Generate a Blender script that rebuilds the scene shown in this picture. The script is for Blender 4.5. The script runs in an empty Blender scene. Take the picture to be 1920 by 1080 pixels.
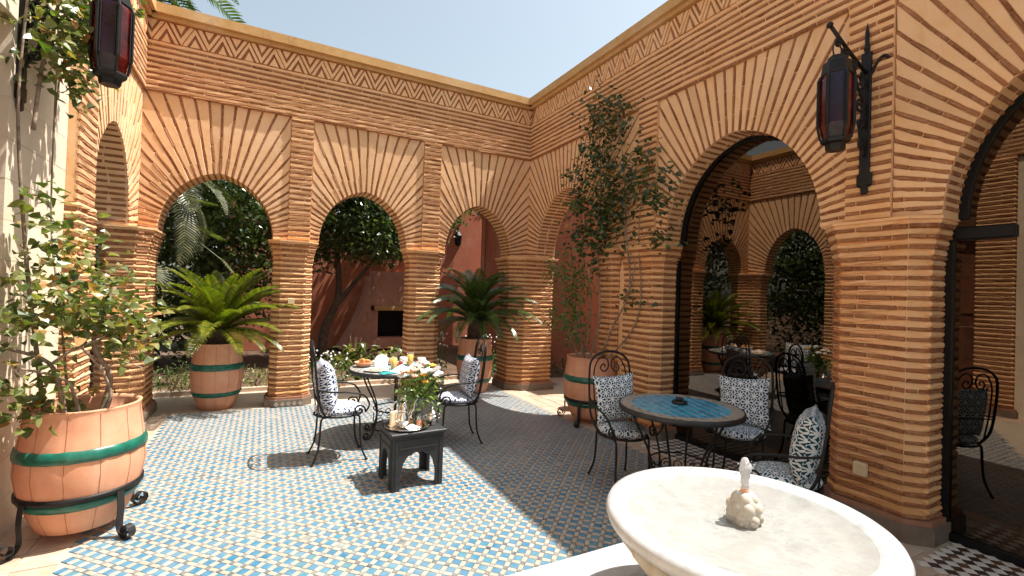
import bpy, math, random
from mathutils import Matrix, Vector
random.seed(7)
RND = random.Random(11)
sc = bpy.context.scene
COL = sc.collection
PI = math.pi
# ------------------------------------------------------------------ camera, sky, sun, exposure
CX, CY, CZ = -3.919, -6.8979, 1.5901
YAW, PITCH, ROLL, FPX = .4876, .0128, .0321, 875.25
cyw, syw, cpt, spt = math.cos(YAW), math.sin(YAW), math.cos(PITCH), math.sin(PITCH)
FW = Vector((syw*cpt, cyw*cpt, spt)); R0 = Vector((cyw, -syw, 0)); U0 = R0.cross(FW)
RT = R0*math.cos(ROLL)+U0*math.sin(ROLL); UP = U0*math.cos(ROLL)-R0*math.sin(ROLL)
CAMP = Vector((CX, CY, CZ))
cd = bpy.data.cameras.new('camera'); cam = bpy.data.objects.new('camera', cd); COL.objects.link(cam)
cd.sensor_width = 36; cd.lens = 36*FPX/1920; cd.clip_start = .05; cd.clip_end = 500
cam.matrix_world = Matrix(((RT.x, UP.x, -FW.x, CX), (RT.y, UP.y, -FW.y, CY), (RT.z, UP.z, -FW.z, CZ), (0, 0, 0, 1)))
sc.camera = cam
SUN = Vector((-.437, .124, -1)).normalized()
w = bpy.data.worlds.new('World'); sc.world = w; w.use_nodes = True
nt = w.node_tree; nt.nodes.clear()
sky = nt.nodes.new('ShaderNodeTexSky'); sky.sky_type = 'NISHITA'; sky.sun_disc = False
sky.sun_elevation = math.asin(-SUN.z); sky.sun_rotation = math.atan2(-SUN.x, -SUN.y)
sky.air_density = 1.3; sky.dust_density = 3.0; sky.ozone_density = 1.0
hs = nt.nodes.new('ShaderNodeHueSaturation'); hs.inputs['Saturation'].default_value = .58
bg = nt.nodes.new('ShaderNodeBackground'); bg.inputs[1].default_value = .076
wo = nt.nodes.new('ShaderNodeOutputWorld')
tn = nt.nodes.new('ShaderNodeMix'); tn.data_type = 'RGBA'; tn.blend_type = 'MULTIPLY'; tn.inputs[0].default_value = 1; tn.inputs[7].default_value = (.97, 1.025, .985, 1)
nt.links.new(sky.outputs[0], hs.inputs['Color']); nt.links.new(hs.outputs[0], tn.inputs[6]); nt.links.new(tn.outputs[2], bg.inputs[0]); nt.links.new(bg.outputs[0], wo.inputs[0])
sl = bpy.data.lights.new('sun', 'SUN'); sl.energy = 3.8; sl.angle = math.radians(.53); sl.color = (1, .945, .87)
so = bpy.data.objects.new('sun', sl); COL.objects.link(so); so.rotation_euler = SUN.to_track_quat('-Z', 'Y').to_euler(); so.location = (6, -3, 12)
sc.view_settings.view_transform = 'Standard'; sc.view_settings.look = 'None'; sc.view_settings.gamma = 1
sc.view_settings.use_curve_mapping = False; sc.view_settings.exposure = 1.40
sc.cycles.use_denoising = True; sc.cycles.max_bounces = 12; sc.cycles.diffuse_bounces = 9; sc.cycles.transparent_max_bounces = 16
sc.cycles.sample_clamp_indirect = 12

def topx(p):
    d = Vector(p)-CAMP; z = d.dot(FW)
    if z < .1: return None
    return 960+FPX*d.dot(RT)/z, 540-FPX*d.dot(UP)/z, z

# ------------------------------------------------------------------ materials
class NB:
    def __init__(s, name):
        s.m = bpy.data.materials.new(name); s.m.use_nodes = True; s.t = s.m.node_tree; s.n = s.t.nodes; s.l = s.t.links
        s.b = s.n['Principled BSDF']; s.out = s.n['Material Output']
    def new(s, typ, **kw):
        n = s.n.new(typ)
        for k, v in kw.items(): setattr(n, k, v)
        return n
    def link(s, a, b): s.l.new(a, b)
    def val(s, sock, v):
        if hasattr(v, 'is_linked') or isinstance(v, bpy.types.NodeSocket): s.l.new(v, sock)
        else: sock.default_value = v
    def math(s, op, a, b=0.0, c=None):
        n = s.new('ShaderNodeMath', operation=op); s.val(n.inputs[0], a); s.val(n.inputs[1], b)
        if c is not None: s.val(n.inputs[2], c)
        return n.outputs[0]
    def mix(s, f, a, b, blend='MIX'):
        n = s.new('ShaderNodeMix', data_type='RGBA', blend_type=blend); s.val(n.inputs[0], f); s.val(n.inputs[6], a); s.val(n.inputs[7], b); return n.outputs[2]
    def coord(s, kind='Object'):
        return s.new('ShaderNodeTexCoord').outputs[kind]
    def pos(s): return s.new('ShaderNodeNewGeometry').outputs['Position']
    def noise(s, vec, scale, detail=4, rough=.55, out=0):
        n = s.new('ShaderNodeTexNoise'); s.link(vec, n.inputs['Vector']); n.inputs['Scale'].default_value = scale
        n.inputs['Detail'].default_value = detail; n.inputs['Roughness'].default_value = rough; return n.outputs[out]
    def ramp(s, f, stops):
        n = s.new('ShaderNodeValToRGB'); s.link(f, n.inputs[0]); cr = n.color_ramp
        while len(cr.elements) < len(stops): cr.elements.new(.5)
        for e, (p, c) in zip(cr.elements, stops): e.position = p; e.color = c if len(c) == 4 else (*c, 1)
        return n.outputs[0]
    def rand(s):
        a = s.new('ShaderNodeObjectInfo').outputs['Random']; b = s.new('ShaderNodeNewGeometry').outputs['Random Per Island']
        return s.math('FRACT', s.math('ADD', a, s.math('MULTIPLY', b, 7.31)))
    def bump(s, h, strength=.3, dist=.01):
        n = s.new('ShaderNodeBump'); n.inputs['Strength'].default_value = strength; n.inputs['Distance'].default_value = dist
        s.link(h, n.inputs['Height']); s.link(n.outputs[0], s.b.inputs['Normal'])
    def set(s, **kw):
        for k, v in kw.items():
            s.val(s.b.inputs[k], (*v, 1) if isinstance(v, tuple) and len(v) == 3 else v)
        return s
def C4(c): return (*c, 1)

def simple(name, col, rough=.6, metal=0, var=.12, scale=8, bump=.0, bscale=60, spec=.5, coat=0):
    b = NB(name); p = b.coord()
    n = b.noise(p, scale); n2 = b.noise(p, scale*6, 3)
    k = b.math('ADD', b.math('MULTIPLY', n, .7), b.math('MULTIPLY', n2, .3))
    lo = tuple(max(0, c*(1-var*1.6)) for c in col); hi = tuple(min(1, c*(1+var*1.4)) for c in col)
    b.set(**{'Base Color': b.ramp(k, [(.3, lo), (.7, hi)]), 'Roughness': rough, 'Metallic': metal, 'Specular IOR Level': spec, 'Coat Weight': coat})
    if bump: b.bump(b.noise(p, bscale, 5), bump, .006)
    return b.m

def plaster(name, c1, c2, stain=(.36, .2, .09), rough=.9, bs=.35):
    b = NB(name); p = b.pos()
    big = b.noise(p, 1.3, 5, .6); mid = b.noise(p, 9, 4); fine = b.noise(p, 70, 5, .7)
    c = b.ramp(b.math('ADD', b.math('MULTIPLY', big, .55), b.math('MULTIPLY', mid, .45)), [(.32, c2), (.62, c1)])
    mp = b.new('ShaderNodeMapping'); b.link(p, mp.inputs[0]); mp.inputs['Scale'].default_value = (7, 7, 1.1)
    st = b.noise(mp.outputs[0], 1.0, 5, .65)
    c = b.mix(b.math('MULTIPLY', b.ramp(st, [(.56, (0, 0, 0)), (.75, (1, 1, 1))]), .38), c, C4(stain))
    c = b.mix(b.math('MULTIPLY', b.ramp(fine, [(.58, (0, 0, 0)), (.75, (1, 1, 1))]), .3), c, C4(tuple(x*.6 for x in c2)))
    isl = b.new('ShaderNodeNewGeometry').outputs['Random Per Island']
    tone = b.ramp(isl, [(0, (.86, .84, .82)), (.5, (1, 1, 1)), (1, (1.0, .95, .90))])
    c = b.mix(1.0, c, tone, 'MULTIPLY')
    pale = b.noise(p, .9, 6, .7)
    c = b.mix(b.math('MULTIPLY', b.ramp(pale, [(.52, (0, 0, 0)), (.68, (1, 1, 1))]), .35), c, C4(tuple(min(.85, .5*x+.5*y) for x, y in zip(c1, (.80, .66, .52)))))
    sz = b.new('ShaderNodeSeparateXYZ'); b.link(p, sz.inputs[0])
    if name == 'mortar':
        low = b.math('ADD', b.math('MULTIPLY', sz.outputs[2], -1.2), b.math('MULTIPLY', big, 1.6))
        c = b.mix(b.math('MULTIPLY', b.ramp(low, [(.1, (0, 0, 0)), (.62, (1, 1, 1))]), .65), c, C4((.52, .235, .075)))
    b.set(**{'Base Color': c, 'Roughness': rough, 'Specular IOR Level': .2})
    b.bump(b.math('ADD', fine, b.math('MULTIPLY', mid, 1.5)), bs, .006)
    return b.m

M = {}
M['mortar'] = plaster('mortar', (.82, .515, .285), (.735, .415, .195), stain=(.60, .33, .13))
M['wedge'] = plaster('wedge_plaster', (.825, .54, .315), (.75, .45, .23), stain=(.58, .31, .10))
M['cornice'] = plaster('cornice_plaster', (.60, .37, .16), (.50, .28, .105), stain=(.2, .1, .04))
M['cream'] = plaster('cream_plaster', (.78, .67, .53), (.72, .60, .45), stain=(.5, .38, .25), bs=.2)
M['pink'] = plaster('pink_plaster', (.54, .20, .12), (.44, .15, .085), stain=(.36, .12, .075), bs=.3)
M['garden_wall'] = plaster('rough_pink_render', (.60, .32, .245), (.47, .22, .16), stain=(.33, .12, .08), bs=1.0)
b = NB('brick'); r = b.rand(); p = b.pos(); n = b.math('ADD', b.math('MULTIPLY', b.noise(p, 45, 5), .5), b.math('MULTIPLY', b.noise(p, 13, 4, .7), .5))
c = b.ramp(r, [(0, (.22, .083, .036)), (.35, (.29, .118, .050)), (.7, (.35, .152, .068)), (1, (.25, .105, .046))])
c = b.mix(b.math('MULTIPLY', b.ramp(n, [(.47, (0, 0, 0)), (.62, (1, 1, 1))]), .55), c, C4((.46, .255, .14)))
b.set(**{'Base Color': c, 'Roughness': .9, 'Specular IOR Level': .2}); b.bump(n, .7, .01); M['brick'] = b.m

def glaze(name, stops, rough=.22, dust=.35, dustc=(.5, .44, .36)):
    b = NB(name); r = b.rand(); p = b.pos(); n = b.noise(p, 14, 4); n2 = b.noise(p, 2.2, 4)
    c = b.ramp(r, stops)
    d = b.math('MULTIPLY', b.ramp(b.math('ADD', b.math('MULTIPLY', n, .5), b.math('MULTIPLY', n2, .5)), [(.38, (0, 0, 0)), (.66, (1, 1, 1))]), dust)
    c = b.mix(d, c, C4(dustc)); b.set(**{'Base Color': c, 'Roughness': b.math('ADD', b.math('MULTIPLY', n, .3), rough)})
    b.bump(b.noise(p, 40, 3), .12, .004); return b.m
M['tile_blue'] = glaze('blue_glazed_tile', [(0, (.026, .13, .225)), (.3, (.042, .165, .26)), (.6, (.03, .14, .24)), (.9, (.062, .19, .27)), (1, (.036, .155, .21))], dust=.30, dustc=(.40, .37, .33))
M['tile_beige'] = glaze('beige_tile', [(0, (.33, .27, .215)), (.35, (.37, .31, .255)), (.7, (.36, .275, .215)), (.9, (.395, .34, .29)), (1, (.355, .24, .165))], rough=.4, dust=.3, dustc=(.40, .35, .29))
M['tile_dark'] = glaze('small_dark_tile', [(0, (.05, .085, .11)), (.5, (.11, .14, .145)), (1, (.20, .23, .23))], dust=.45)
M['tile_black'] = glaze('black_tile', [(0, (.02, .018, .016)), (.5, (.05, .028, .018)), (1, (.12, .05, .025))], dust=.12)
M['tile_white'] = glaze('white_tile', [(0, (.60, .55, .48)), (1, (.70, .65, .58))], dust=.12)
M['terra_tile'] = glaze('terracotta_tile', [(0, (.40, .27, .19)), (.5, (.46, .32, .23)), (1, (.36, .22, .14))], rough=.5, dust=.8, dustc=(.52, .42, .33))
M['table_blue'] = glaze('turquoise_table_tile', [(0, (.025, .29, .48)), (.5, (.04, .37, .56)), (1, (.03, .24, .42))], rough=.12, dust=.06)
M['grout'] = plaster('grout', (.46, .39, .31), (.38, .31, .24), stain=(.4, .3, .2))
M['paving'] = plaster('garden_paving', (.55, .43, .33), (.42, .31, .23), stain=(.25, .17, .11))
M['soil'] = plaster('soil', (.13, .08, .05), (.07, .042, .027), stain=(.07, .04, .025), bs=1)
M['plinth'] = plaster('plinth_stone', (.22, .17, .13), (.14, .10, .075), stain=(.08, .06, .05))
M['plinth_red'] = plaster('plinth_brick', (.36, .18, .115), (.25, .12, .07), stain=(.15, .07, .04))
M['terracotta'] = plaster('terracotta_pot', (.70, .36, .225), (.58, .26, .145), stain=(.66, .46, .34), rough=.75, bs=.15)
M['pot_seam'] = simple('pot_seam', (.36, .16, .09), .8)
M['green'] = simple('green_paint', (.010, .115, .078), .3, var=.25, scale=20)
M['iron'] = simple('wrought_iron', (.011, .0105, .0105), .45, 0, var=.3, spec=.28)
M['iron_worn'] = simple('worn_strap_iron', (.022, .021, .021), .42, .2)
M['frame'] = simple('dark_door_frame', (.009, .009, .010), .4, spec=.15)
M['stoolwood'] = simple('dark_grey_carved_wood', (.021, .022, .024), .55, var=.3, scale=14, bump=.2)
M['wood'] = simple('brown_wood', (.16, .06, .03), .5, var=.3)
b = NB('marble'); p = b.pos(); n = b.noise(p, 6, 8, .65); n2 = b.noise(p, 26, 5)
c = b.ramp(n, [(.34, (.33, .335, .34)), (.47, (.425, .433, .438)), (.56, (.37, .37, .37)), (.7, (.44, .449, .454))])
b.set(**{'Base Color': b.mix(b.math('MULTIPLY', b.ramp(n2, [(.55, (0, 0, 0)), (.8, (1, 1, 1))]), .18), c, C4((.5, .44, .36))), 'Roughness': .34}); b.bump(n2, .1, .004); M['marble'] = b.m
M['marble_aged'] = plaster('aged_marble', (.46, .43, .375), (.39, .335, .26), stain=(.35, .24, .13), rough=.55, bs=.2)
M['silver'] = simple('silver', (.80, .77, .73), .16, 1, var=.06)
M['china'] = simple('white_china', (.80, .79, .76), .15, 0, var=.03)
M['napkin'] = simple('white_linen', (.82, .81, .79), .9, var=.04, bump=.2, bscale=200)
M['teal'] = simple('teal_napkin', (.02, .22, .23), .85, var=.15)
M['bread'] = simple('baked_pastry', (.52, .25, .085), .7, var=.35, scale=30, bump=.4)
M['cream_food'] = simple('pale_bread', (.72, .56, .36), .8, var=.2, scale=30)
M['red_food'] = simple('red_fruit', (.42, .05, .03), .4, var=.3, scale=20)
M['orange'] = simple('orange_petals', (.85, .42, .03), .6, var=.2)
M['white_petal'] = simple('white_petals', (.80, .77, .70), .7, var=.06)
M['pink_petal'] = simple('pink_petals', (.72, .36, .27), .7, var=.15)
M['bark'] = simple('grey_bark', (.27, .20, .145), .9, var=.4, scale=20, bump=.6)
M['dark_bark'] = simple('dark_bark', (.085, .055, .038), .9, var=.4, scale=12, bump=.8)
M['cream_fabric'] = simple('cream_upholstery', (.5, .43, .34), .9, var=.12)
M['plastic'] = simple('beige_plastic', (.66, .49, .30), .4, var=.05)
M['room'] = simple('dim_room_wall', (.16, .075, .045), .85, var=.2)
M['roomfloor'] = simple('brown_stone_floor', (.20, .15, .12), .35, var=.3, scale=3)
M['picture'] = simple('faded_print', (.34, .29, .21), .6, var=.4, scale=9)
M['globe'] = simple('milk_glass', (.7, .62, .52), .3)
M['roof'] = simple('roof_screed', (.35, .26, .18), .9)
M['purple_glass'] = simple('purple_lantern_glass', (.018, .009, .024), .16, 0, var=.6, scale=5, spec=.35)
M['red_glass'] = simple('red_lantern_glass', (.085, .007, .005), .16, 0, var=.6, scale=7, spec=.35)

def leafmat(name, stops, transl=.3, rough=.32):
    b = NB(name); r = b.rand(); c = b.ramp(r, stops); p = b.pos()
    c = b.mix(b.math('MULTIPLY', b.noise(p, 30, 3), .25), c, C4((.02, .03, .008)))
    b.set(**{'Base Color': c, 'Roughness': rough, 'Specular IOR Level': .55})
    t = b.new('ShaderNodeBsdfTranslucent'); b.link(b.mix(1.0, c, C4((1.0, 1.35, .35)), 'MULTIPLY'), t.inputs[0])
    mx = b.new('ShaderNodeMixShader'); mx.inputs[0].default_value = transl
    b.link(b.b.outputs[0], mx.inputs[1]); b.link(t.outputs[0], mx.inputs[2]); b.link(mx.outputs[0], b.out.inputs[0]); return b.m
M['leaf_light'] = leafmat('shrub_leaf', [(0, (.05, .085, .018)), (.4, (.135, .16, .038)), (.72, (.25, .255, .085)), (.9, (.32, .30, .11)), (.96, (.42, .25, .08)), (1, (.40, .18, .05))], .35)
M['leaf_dry'] = leafmat('dry_leaf', [(0, (.40, .18, .05)), (1, (.5, .27, .1))], .3, .7)
M['leaf_dark'] = leafmat('climber_leaf', [(0, (.024, .046, .015)), (.5, (.048, .08, .022)), (.85, (.085, .115, .03)), (1, (.18, .18, .05))], .25, .28)
M['leaf_mid'] = leafmat('bush_leaf', [(0, (.05, .10, .02)), (.6, (.10, .17, .035)), (1, (.17, .22, .05))], .35)
M['leaf_fresh'] = leafmat('fresh_cut_leaf', [(0, (.05, .12, .02)), (.6, (.14, .24, .04)), (1, (.28, .34, .08))], .35)
M['leaf_tree'] = leafmat('tree_leaf', [(0, (.045, .075, .024)), (.5, (.085, .125, .04)), (1, (.16, .19, .075))], .3, .28)
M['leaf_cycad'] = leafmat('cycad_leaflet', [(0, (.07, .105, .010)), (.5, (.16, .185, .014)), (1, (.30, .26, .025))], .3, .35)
M['leaf_cycad_shaded'] = leafmat('shaded_cycad_leaflet', [(0, (.035, .075, .014)), (.7, (.075, .12, .03)), (1, (.13, .17, .05))], .22, .3)  # darker copy of the cycad leaflet, shade put into the colour
M['leaf_palm'] = leafmat('palm_leaflet', [(0, (.09, .10, .045)), (.6, (.18, .19, .09)), (1, (.30, .28, .15))], .25, .4)

def water(name, rough=.02, col=(.93, .95, .94)):
    b = NB(name); p = b.pos(); n = b.noise(p, 34, 4); n2 = b.noise(p, 9, 3)
    b.set(**{'Base Color': C4(col), 'Roughness': rough, 'IOR': 1.33, 'Transmission Weight': 1.0}); b.bump(b.math('ADD', n, n2), .5, .012); return b.m
b = NB('basin_water'); p = b.pos(); n = b.noise(p, 26, 5, .6); n2 = b.noise(p, 7, 3)
tr = b.new('ShaderNodeBsdfTransparent'); tr.inputs[0].default_value = (.88, .87, .84, 1); gl = b.new('ShaderNodeBsdfGlossy'); gl.inputs['Roughness'].default_value = .04
fr = b.new('ShaderNodeFresnel'); fr.inputs[0].default_value = 1.33
bp = b.new('ShaderNodeBump'); bp.inputs['Strength'].default_value = .55; bp.inputs['Distance'].default_value = .012
b.link(b.math('ADD', n, n2), bp.inputs['Height']); b.link(bp.outputs[0], gl.inputs['Normal']); b.link(bp.outputs[0], fr.inputs['Normal'])
mx = b.new('ShaderNodeMixShader'); b.link(fr.outputs[0], mx.inputs[0]); b.link(tr.outputs[0], mx.inputs[1]); b.link(gl.outputs[0], mx.inputs[2]); b.link(mx.outputs[0], b.out.inputs[0]); M['water'] = b.m
b = NB('frothing_water'); p = b.pos(); n = b.noise(p, 70, 5)
b.set(**{'Base Color': (.9, .91, .92, 1), 'Roughness': .18, 'IOR': 1.33, 'Transmission Weight': .6}); b.bump(n, 1, .02); M['jet'] = b.m
def thinglass(name, tint, refl, rough=0.0, fk=.4, gcol=(1, 1, 1)):
    b = NB(name); tr = b.new('ShaderNodeBsdfTransparent'); tr.inputs[0].default_value = C4(tint); gl = b.new('ShaderNodeBsdfGlossy'); gl.inputs['Roughness'].default_value = rough; gl.inputs[0].default_value = C4(gcol)
    lw = b.new('ShaderNodeLayerWeight'); lw.inputs[0].default_value = .35
    f = b.math('ADD', b.math('MULTIPLY', lw.outputs['Fresnel'], fk), refl)
    mx = b.new('ShaderNodeMixShader'); b.link(f, mx.inputs[0]); b.link(tr.outputs[0], mx.inputs[1]); b.link(gl.outputs[0], mx.inputs[2]); b.link(mx.outputs[0], b.out.inputs[0]); return b.m
M['pane'] = thinglass('tinted_window_glass', (.26, .23, .21), .085, 0.0, .4, (1, .86, .72))
M['glass'] = thinglass('clear_drinking_glass', (.97, .98, .97), .03, 0.0, .16)
M['juice'] = simple('orange_juice', (.95, .50, .02), .5, var=.05)
M['tea'] = simple('amber_tea', (.45, .12, .03), .2, var=.15)

def cushion_mat(name, dark, light, a=.10):
    b = NB(name); uv = b.coord('UV'); s = b.new('ShaderNodeSeparateXYZ'); b.link(uv, s.inputs[0])
    wob = b.math('MULTIPLY', b.math('SUBTRACT', b.noise(uv, 30, 2), .5), .010)
    x = b.math('DIVIDE', b.math('ADD', s.outputs[0], wob), a); y = b.math('DIVIDE', b.math('ADD', s.outputs[1], wob), a)
    def rosette(ox, oy, k, r0, r1, ph):
        u = b.math('SUBTRACT', b.math('FRACT', b.math('ADD', x, 10.5+ox)), .5); v = b.math('SUBTRACT', b.math('FRACT', b.math('ADD', y, 10.5+oy)), .5)
        r = b.math('SQRT', b.math('ADD', b.math('MULTIPLY', u, u), b.math('MULTIPLY', v, v))); th = b.math('ARCTAN2', v, u)
        c = b.math('COSINE', b.math('ADD', b.math('MULTIPLY', th, k), ph))
        # teardrop gaps between petals, widening outwards
        gap = b.math('GREATER_THAN', c, b.math('SUBTRACT', .62, b.math('MULTIPLY', b.math('SUBTRACT', r, r0), 6.0)))
        inr = b.math('MULTIPLY', b.math('GREATER_THAN', r, r0), b.math('LESS_THAN', r, r1)); return b.math('MULTIPLY', gap, inr)
    d = b.math('MAXIMUM', rosette(0, 0, 8, .13, .36, 0), rosette(.5, .5, 8, .12, .33, PI))
    d = b.math('MAXIMUM', d, b.math('MAXIMUM', rosette(.5, 0, 4, .03, .19, 0), rosette(0, .5, 4, .03, .19, 0)))
    b.set(**{'Base Color': b.mix(d, C4(light), C4(dark)), 'Roughness': .9, 'Specular IOR Level': .15}); b.bump(b.noise(uv, 300, 3), .15, .003); return b.m
M['cush_navy'] = cushion_mat('navy_star_fabric', (.016, .034, .10), (.66, .68, .73), .115)
M['cush_teal'] = cushion_mat('teal_star_fabric', (.005, .055, .085), (.64, .67, .68), .115)
M['cush_black'] = cushion_mat('black_star_fabric', (.008, .040, .075), (.64, .68, .72), .115)  # blue cast of the skylit shade put into the black and white

# ------------------------------------------------------------------ mesh helpers
class MB:
    def __init__(s): s.v = []; s.f = []; s.mi = []; s.uv = None
    def add(s, vs, fs, mi=0):
        o = len(s.v); s.v += [tuple(v) for v in vs]; s.f += [tuple(i+o for i in f) for f in fs]; s.mi += [mi]*len(fs); return o
    def box(s, c, d, rz=0.0, bev=0.0, mi=0, taper=1.0):
        x, y, z = (k/2 for k in d); co, si = math.cos(rz), math.sin(rz); vs = []
        if bev <= 0:
            pts = [(-x, -y, -z), (x, -y, -z), (x, y, -z), (-x, y, -z), (-x*taper, -y*taper, z), (x*taper, -y*taper, z), (x*taper, y*taper, z), (-x*taper, y*taper, z)]
            fs = [(0, 3, 2, 1), (4, 5, 6, 7), (0, 1, 5, 4), (1, 2, 6, 5), (2, 3, 7, 6), (3, 0, 4, 7)]
        else:
            pts = []; 
            for zz, k in ((-z, bev), (-z+bev, 0), (z-bev, 0), (z, bev)):
                a, bb = x-k, y-k
                e = bev*.7 if k == 0 else 0
                pts += [(-a+e, -bb, zz), (a-e, -bb, zz), (a, -bb+e, zz), (a, bb-e, zz), (a-e, bb, zz), (-a+e, bb, zz), (-a, bb-e, zz), (-a, -bb+e, zz)]
            fs = [tuple(range(7, -1, -1)), tuple(range(24, 32))]
            for r in range(3):
                for i in range(8): fs.append((r*8+i, r*8+(i+1) % 8, r*8+8+(i+1) % 8, r*8+8+i))
        vs = [(c[0]+p[0]*co-p[1]*si, c[1]+p[0]*si+p[1]*co, c[2]+p[2]) for p in pts]
        s.add(vs, fs, mi); return s
    def tube(s, pts, r, n=6, closed=False, mi=0, flat=1.0):
        P = [Vector(p) for p in pts]; m = len(P); rr = r if isinstance(r, (list, tuple)) else [r]*m
        nrm = None; vs = []
        for i in range(m):
            if closed: t = P[(i+1) % m]-P[i-1]
            else: t = P[min(i+1, m-1)]-P[max(i-1, 0)]
            if t.length < 1e-9: t = Vector((0, 0, 1))
            t.normalize()
            if nrm is None:
                a = Vector((0, 0, 1)) if abs(t.z) < .9 else Vector((1, 0, 0)); nrm = (a-t*a.dot(t)).normalized()
            else:
                nn = nrm-t*nrm.dot(t); nrm = nn.normalized() if nn.length > 1e-6 else nrm
            bn = t.cross(nrm)
            for k in range(n):
                a = 2*PI*k/n; vs.append(P[i]+nrm*(math.cos(a)*rr[i])+bn*(math.sin(a)*rr[i]*flat))
        fs = []; last = m if closed else m-1
        for i in range(last):
            j = (i+1) % m
            for k in range(n): fs.append((i*n+k, i*n+(k+1) % n, j*n+(k+1) % n, j*n+k))
        if not closed: fs += [tuple(range(n-1, -1, -1)), tuple((m-1)*n+k for k in range(n))]
        s.add(vs, fs, mi); return s
    def lathe(s, prof, n=24, c=(0, 0, 0), mi=0, cap=True, wob=None):
        vs = []; fs = []
        for (r, z) in prof:
            for k in range(n):
                a = 2*PI*k/n; q = r*(wob(a, z) if wob else 1); vs.append((c[0]+q*math.cos(a), c[1]+q*math.sin(a), c[2]+z))
        for i in range(len(prof)-1):
            for k in range(n): fs.append((i*n+k, i*n+(k+1) % n, (i+1)*n+(k+1) % n, (i+1)*n+k))
        if cap: fs += [tuple(range(n-1, -1, -1)), tuple((len(prof)-1)*n+k for k in range(n))]
        s.add(vs, fs, mi); return s
    def sphere(s, c, r, n=10, m=6, mi=0, sq=(1, 1, 1)):
        pr = [(max(1e-4, math.sin(PI*i/m)), -math.cos(PI*i/m)) for i in range(m+1)]
        vs = []; fs = []
        for (q, z) in pr:
            for k in range(n): vs.append((c[0]+r*sq[0]*q*math.cos(2*PI*k/n), c[1]+r*sq[1]*q*math.sin(2*PI*k/n), c[2]+r*sq[2]*z))
        for i in range(m):
            for k in range(n): fs.append((i*n+k, i*n+(k+1) % n, (i+1)*n+(k+1) % n, (i+1)*n+k))
        s.add(vs, fs, mi); return s
    def poly_prism(s, poly, z0, z1, mi=0):
        n = len(poly); vs = [(x, y, z0) for x, y in poly]+[(x, y, z1) for x, y in poly]
        fs = [tuple(range(n-1, -1, -1)), tuple(range(n, 2*n))]+[(i, (i+1) % n, n+(i+1) % n, n+i) for i in range(n)]
        s.add(vs, fs, mi); return s
    def build(s, name, mat, parent=None, smooth=False, fix=True):
        me = bpy.data.meshes.new(name); me.from_pydata(s.v, [], s.f)
        mats = mat if isinstance(mat, (list, tuple)) else [mat]
        for m in mats: me.materials.append(m)
        if len(mats) > 1: me.polygons.foreach_set('material_index', s.mi)
        if s.uv:
            ul = me.uv_layers.new(name='UVMap')
            for lp in me.loops: ul.data[lp.index].uv = s.uv[lp.vertex_index]
        if smooth: me.polygons.foreach_set('use_smooth', [True]*len(me.polygons))
        me.update()
        return link(name, me, parent)
def link(name, me, parent=None, mw=None):
    o = bpy.data.objects.new(name, me); COL.objects.link(o)
    if parent: o.parent = parent
    if mw is not None: o.matrix_local = mw
    return o
def thing(name, label, cat, loc=(0, 0, 0), rz=0.0, group=None):
    o = bpy.data.objects.new(name, None); COL.objects.link(o); o.location = loc; o.rotation_euler = (0, 0, rz); o.empty_display_size = .1
    o['label'] = label; o['category'] = cat
    if group: o['group'] = group
    return o
def tag(o, label, cat, group=None):
    o['label'] = label; o['category'] = cat
    if group: o['group'] = group
    return o
def structure(o): o['kind'] = 'structure'; return o
def dup(root, label, loc, rz, group=None):
    r = root.copy(); COL.objects.link(r); r.location = loc; r.rotation_euler = (0, 0, rz); r['label'] = label
    if group: r['group'] = group
    for ch in list(root.children):
        c = ch.copy(); COL.objects.link(c); c.parent = r
        for g in ch.children:
            d = g.copy(); COL.objects.link(d); d.parent = c
    return r
def smooth_path(pts, n=6, closed=False):
    P = [Vector(p) for p in pts]; out = []; m = len(P)
    rng = range(m if closed else m-1)
    for i in rng:
        if closed: a, b_, c, d = P[i-1], P[i], P[(i+1) % m], P[(i+2) % m]
        else: a, b_, c, d = P[max(i-1, 0)], P[i], P[i+1], P[min(i+2, m-1)]
        for k in range(n):
            t = k/n; out.append(.5*((2*b_)+(c-a)*t+(2*a-5*b_+4*c-d)*t*t+(3*b_-a-3*c+d)*t*t*t))
    if not closed: out.append(P[-1])
    return out
def spiral(c, r0, r1, a0, turns, ux, uy, n=18):
    out = []; ux, uy, c = Vector(ux), Vector(uy), Vector(c)
    for i in range(n+1):
        t = i/n; a = a0+turns*2*PI*t; r = r0+(r1-r0)*t; out.append(c+ux*(r*math.cos(a))+uy*(r*math.sin(a)))
    return out

# piece registry: the 300 largest in the picture become objects, the rest one stuff part of the thing
class Pieces:
    def __init__(s, root, name, limit=300): s.root = root; s.name = name; s.limit = limit; s.items = []
    def add(s, parent, me, mw, size, mat):
        s.items.append((parent, me, mw, size, mat))
    def finish(s, stuffname, minpx=0):
        def rank(it):
            q = topx(it[2].translation)
            if q is None or not (-60 < q[0] < 1980 and -60 < q[1] < 1140): return 0
            return it[3]*FPX/q[2]
        rk = sorted(range(len(s.items)), key=lambda i: -rank(s.items[i]))
        cut = [i for i in rk[:s.limit] if rank(s.items[i]) > minpx]; cs = set(cut)
        for i in cut:
            p, me, mw, sz, mat = s.items[i]
            key = me.name+'|'+mat.name
            if key not in VARM:
                m2 = me.copy(); m2.materials.clear(); m2.materials.append(mat); VARM[key] = m2
            link(s.name, VARM[key], p, mw)
        mb = MB(); mats = []
        for i, (p, me, mw, sz, mat) in enumerate(s.items):
            if i in cs: continue
            if mat not in mats: mats.append(mat)
            mb.add([mw@v.co for v in me.vertices], [tuple(f.vertices) for f in me.polygons], mats.index(mat))
        if mb.v:
            o = mb.build(stuffname, mats, s.root); o['kind'] = 'stuff'
VARM = {}
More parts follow.
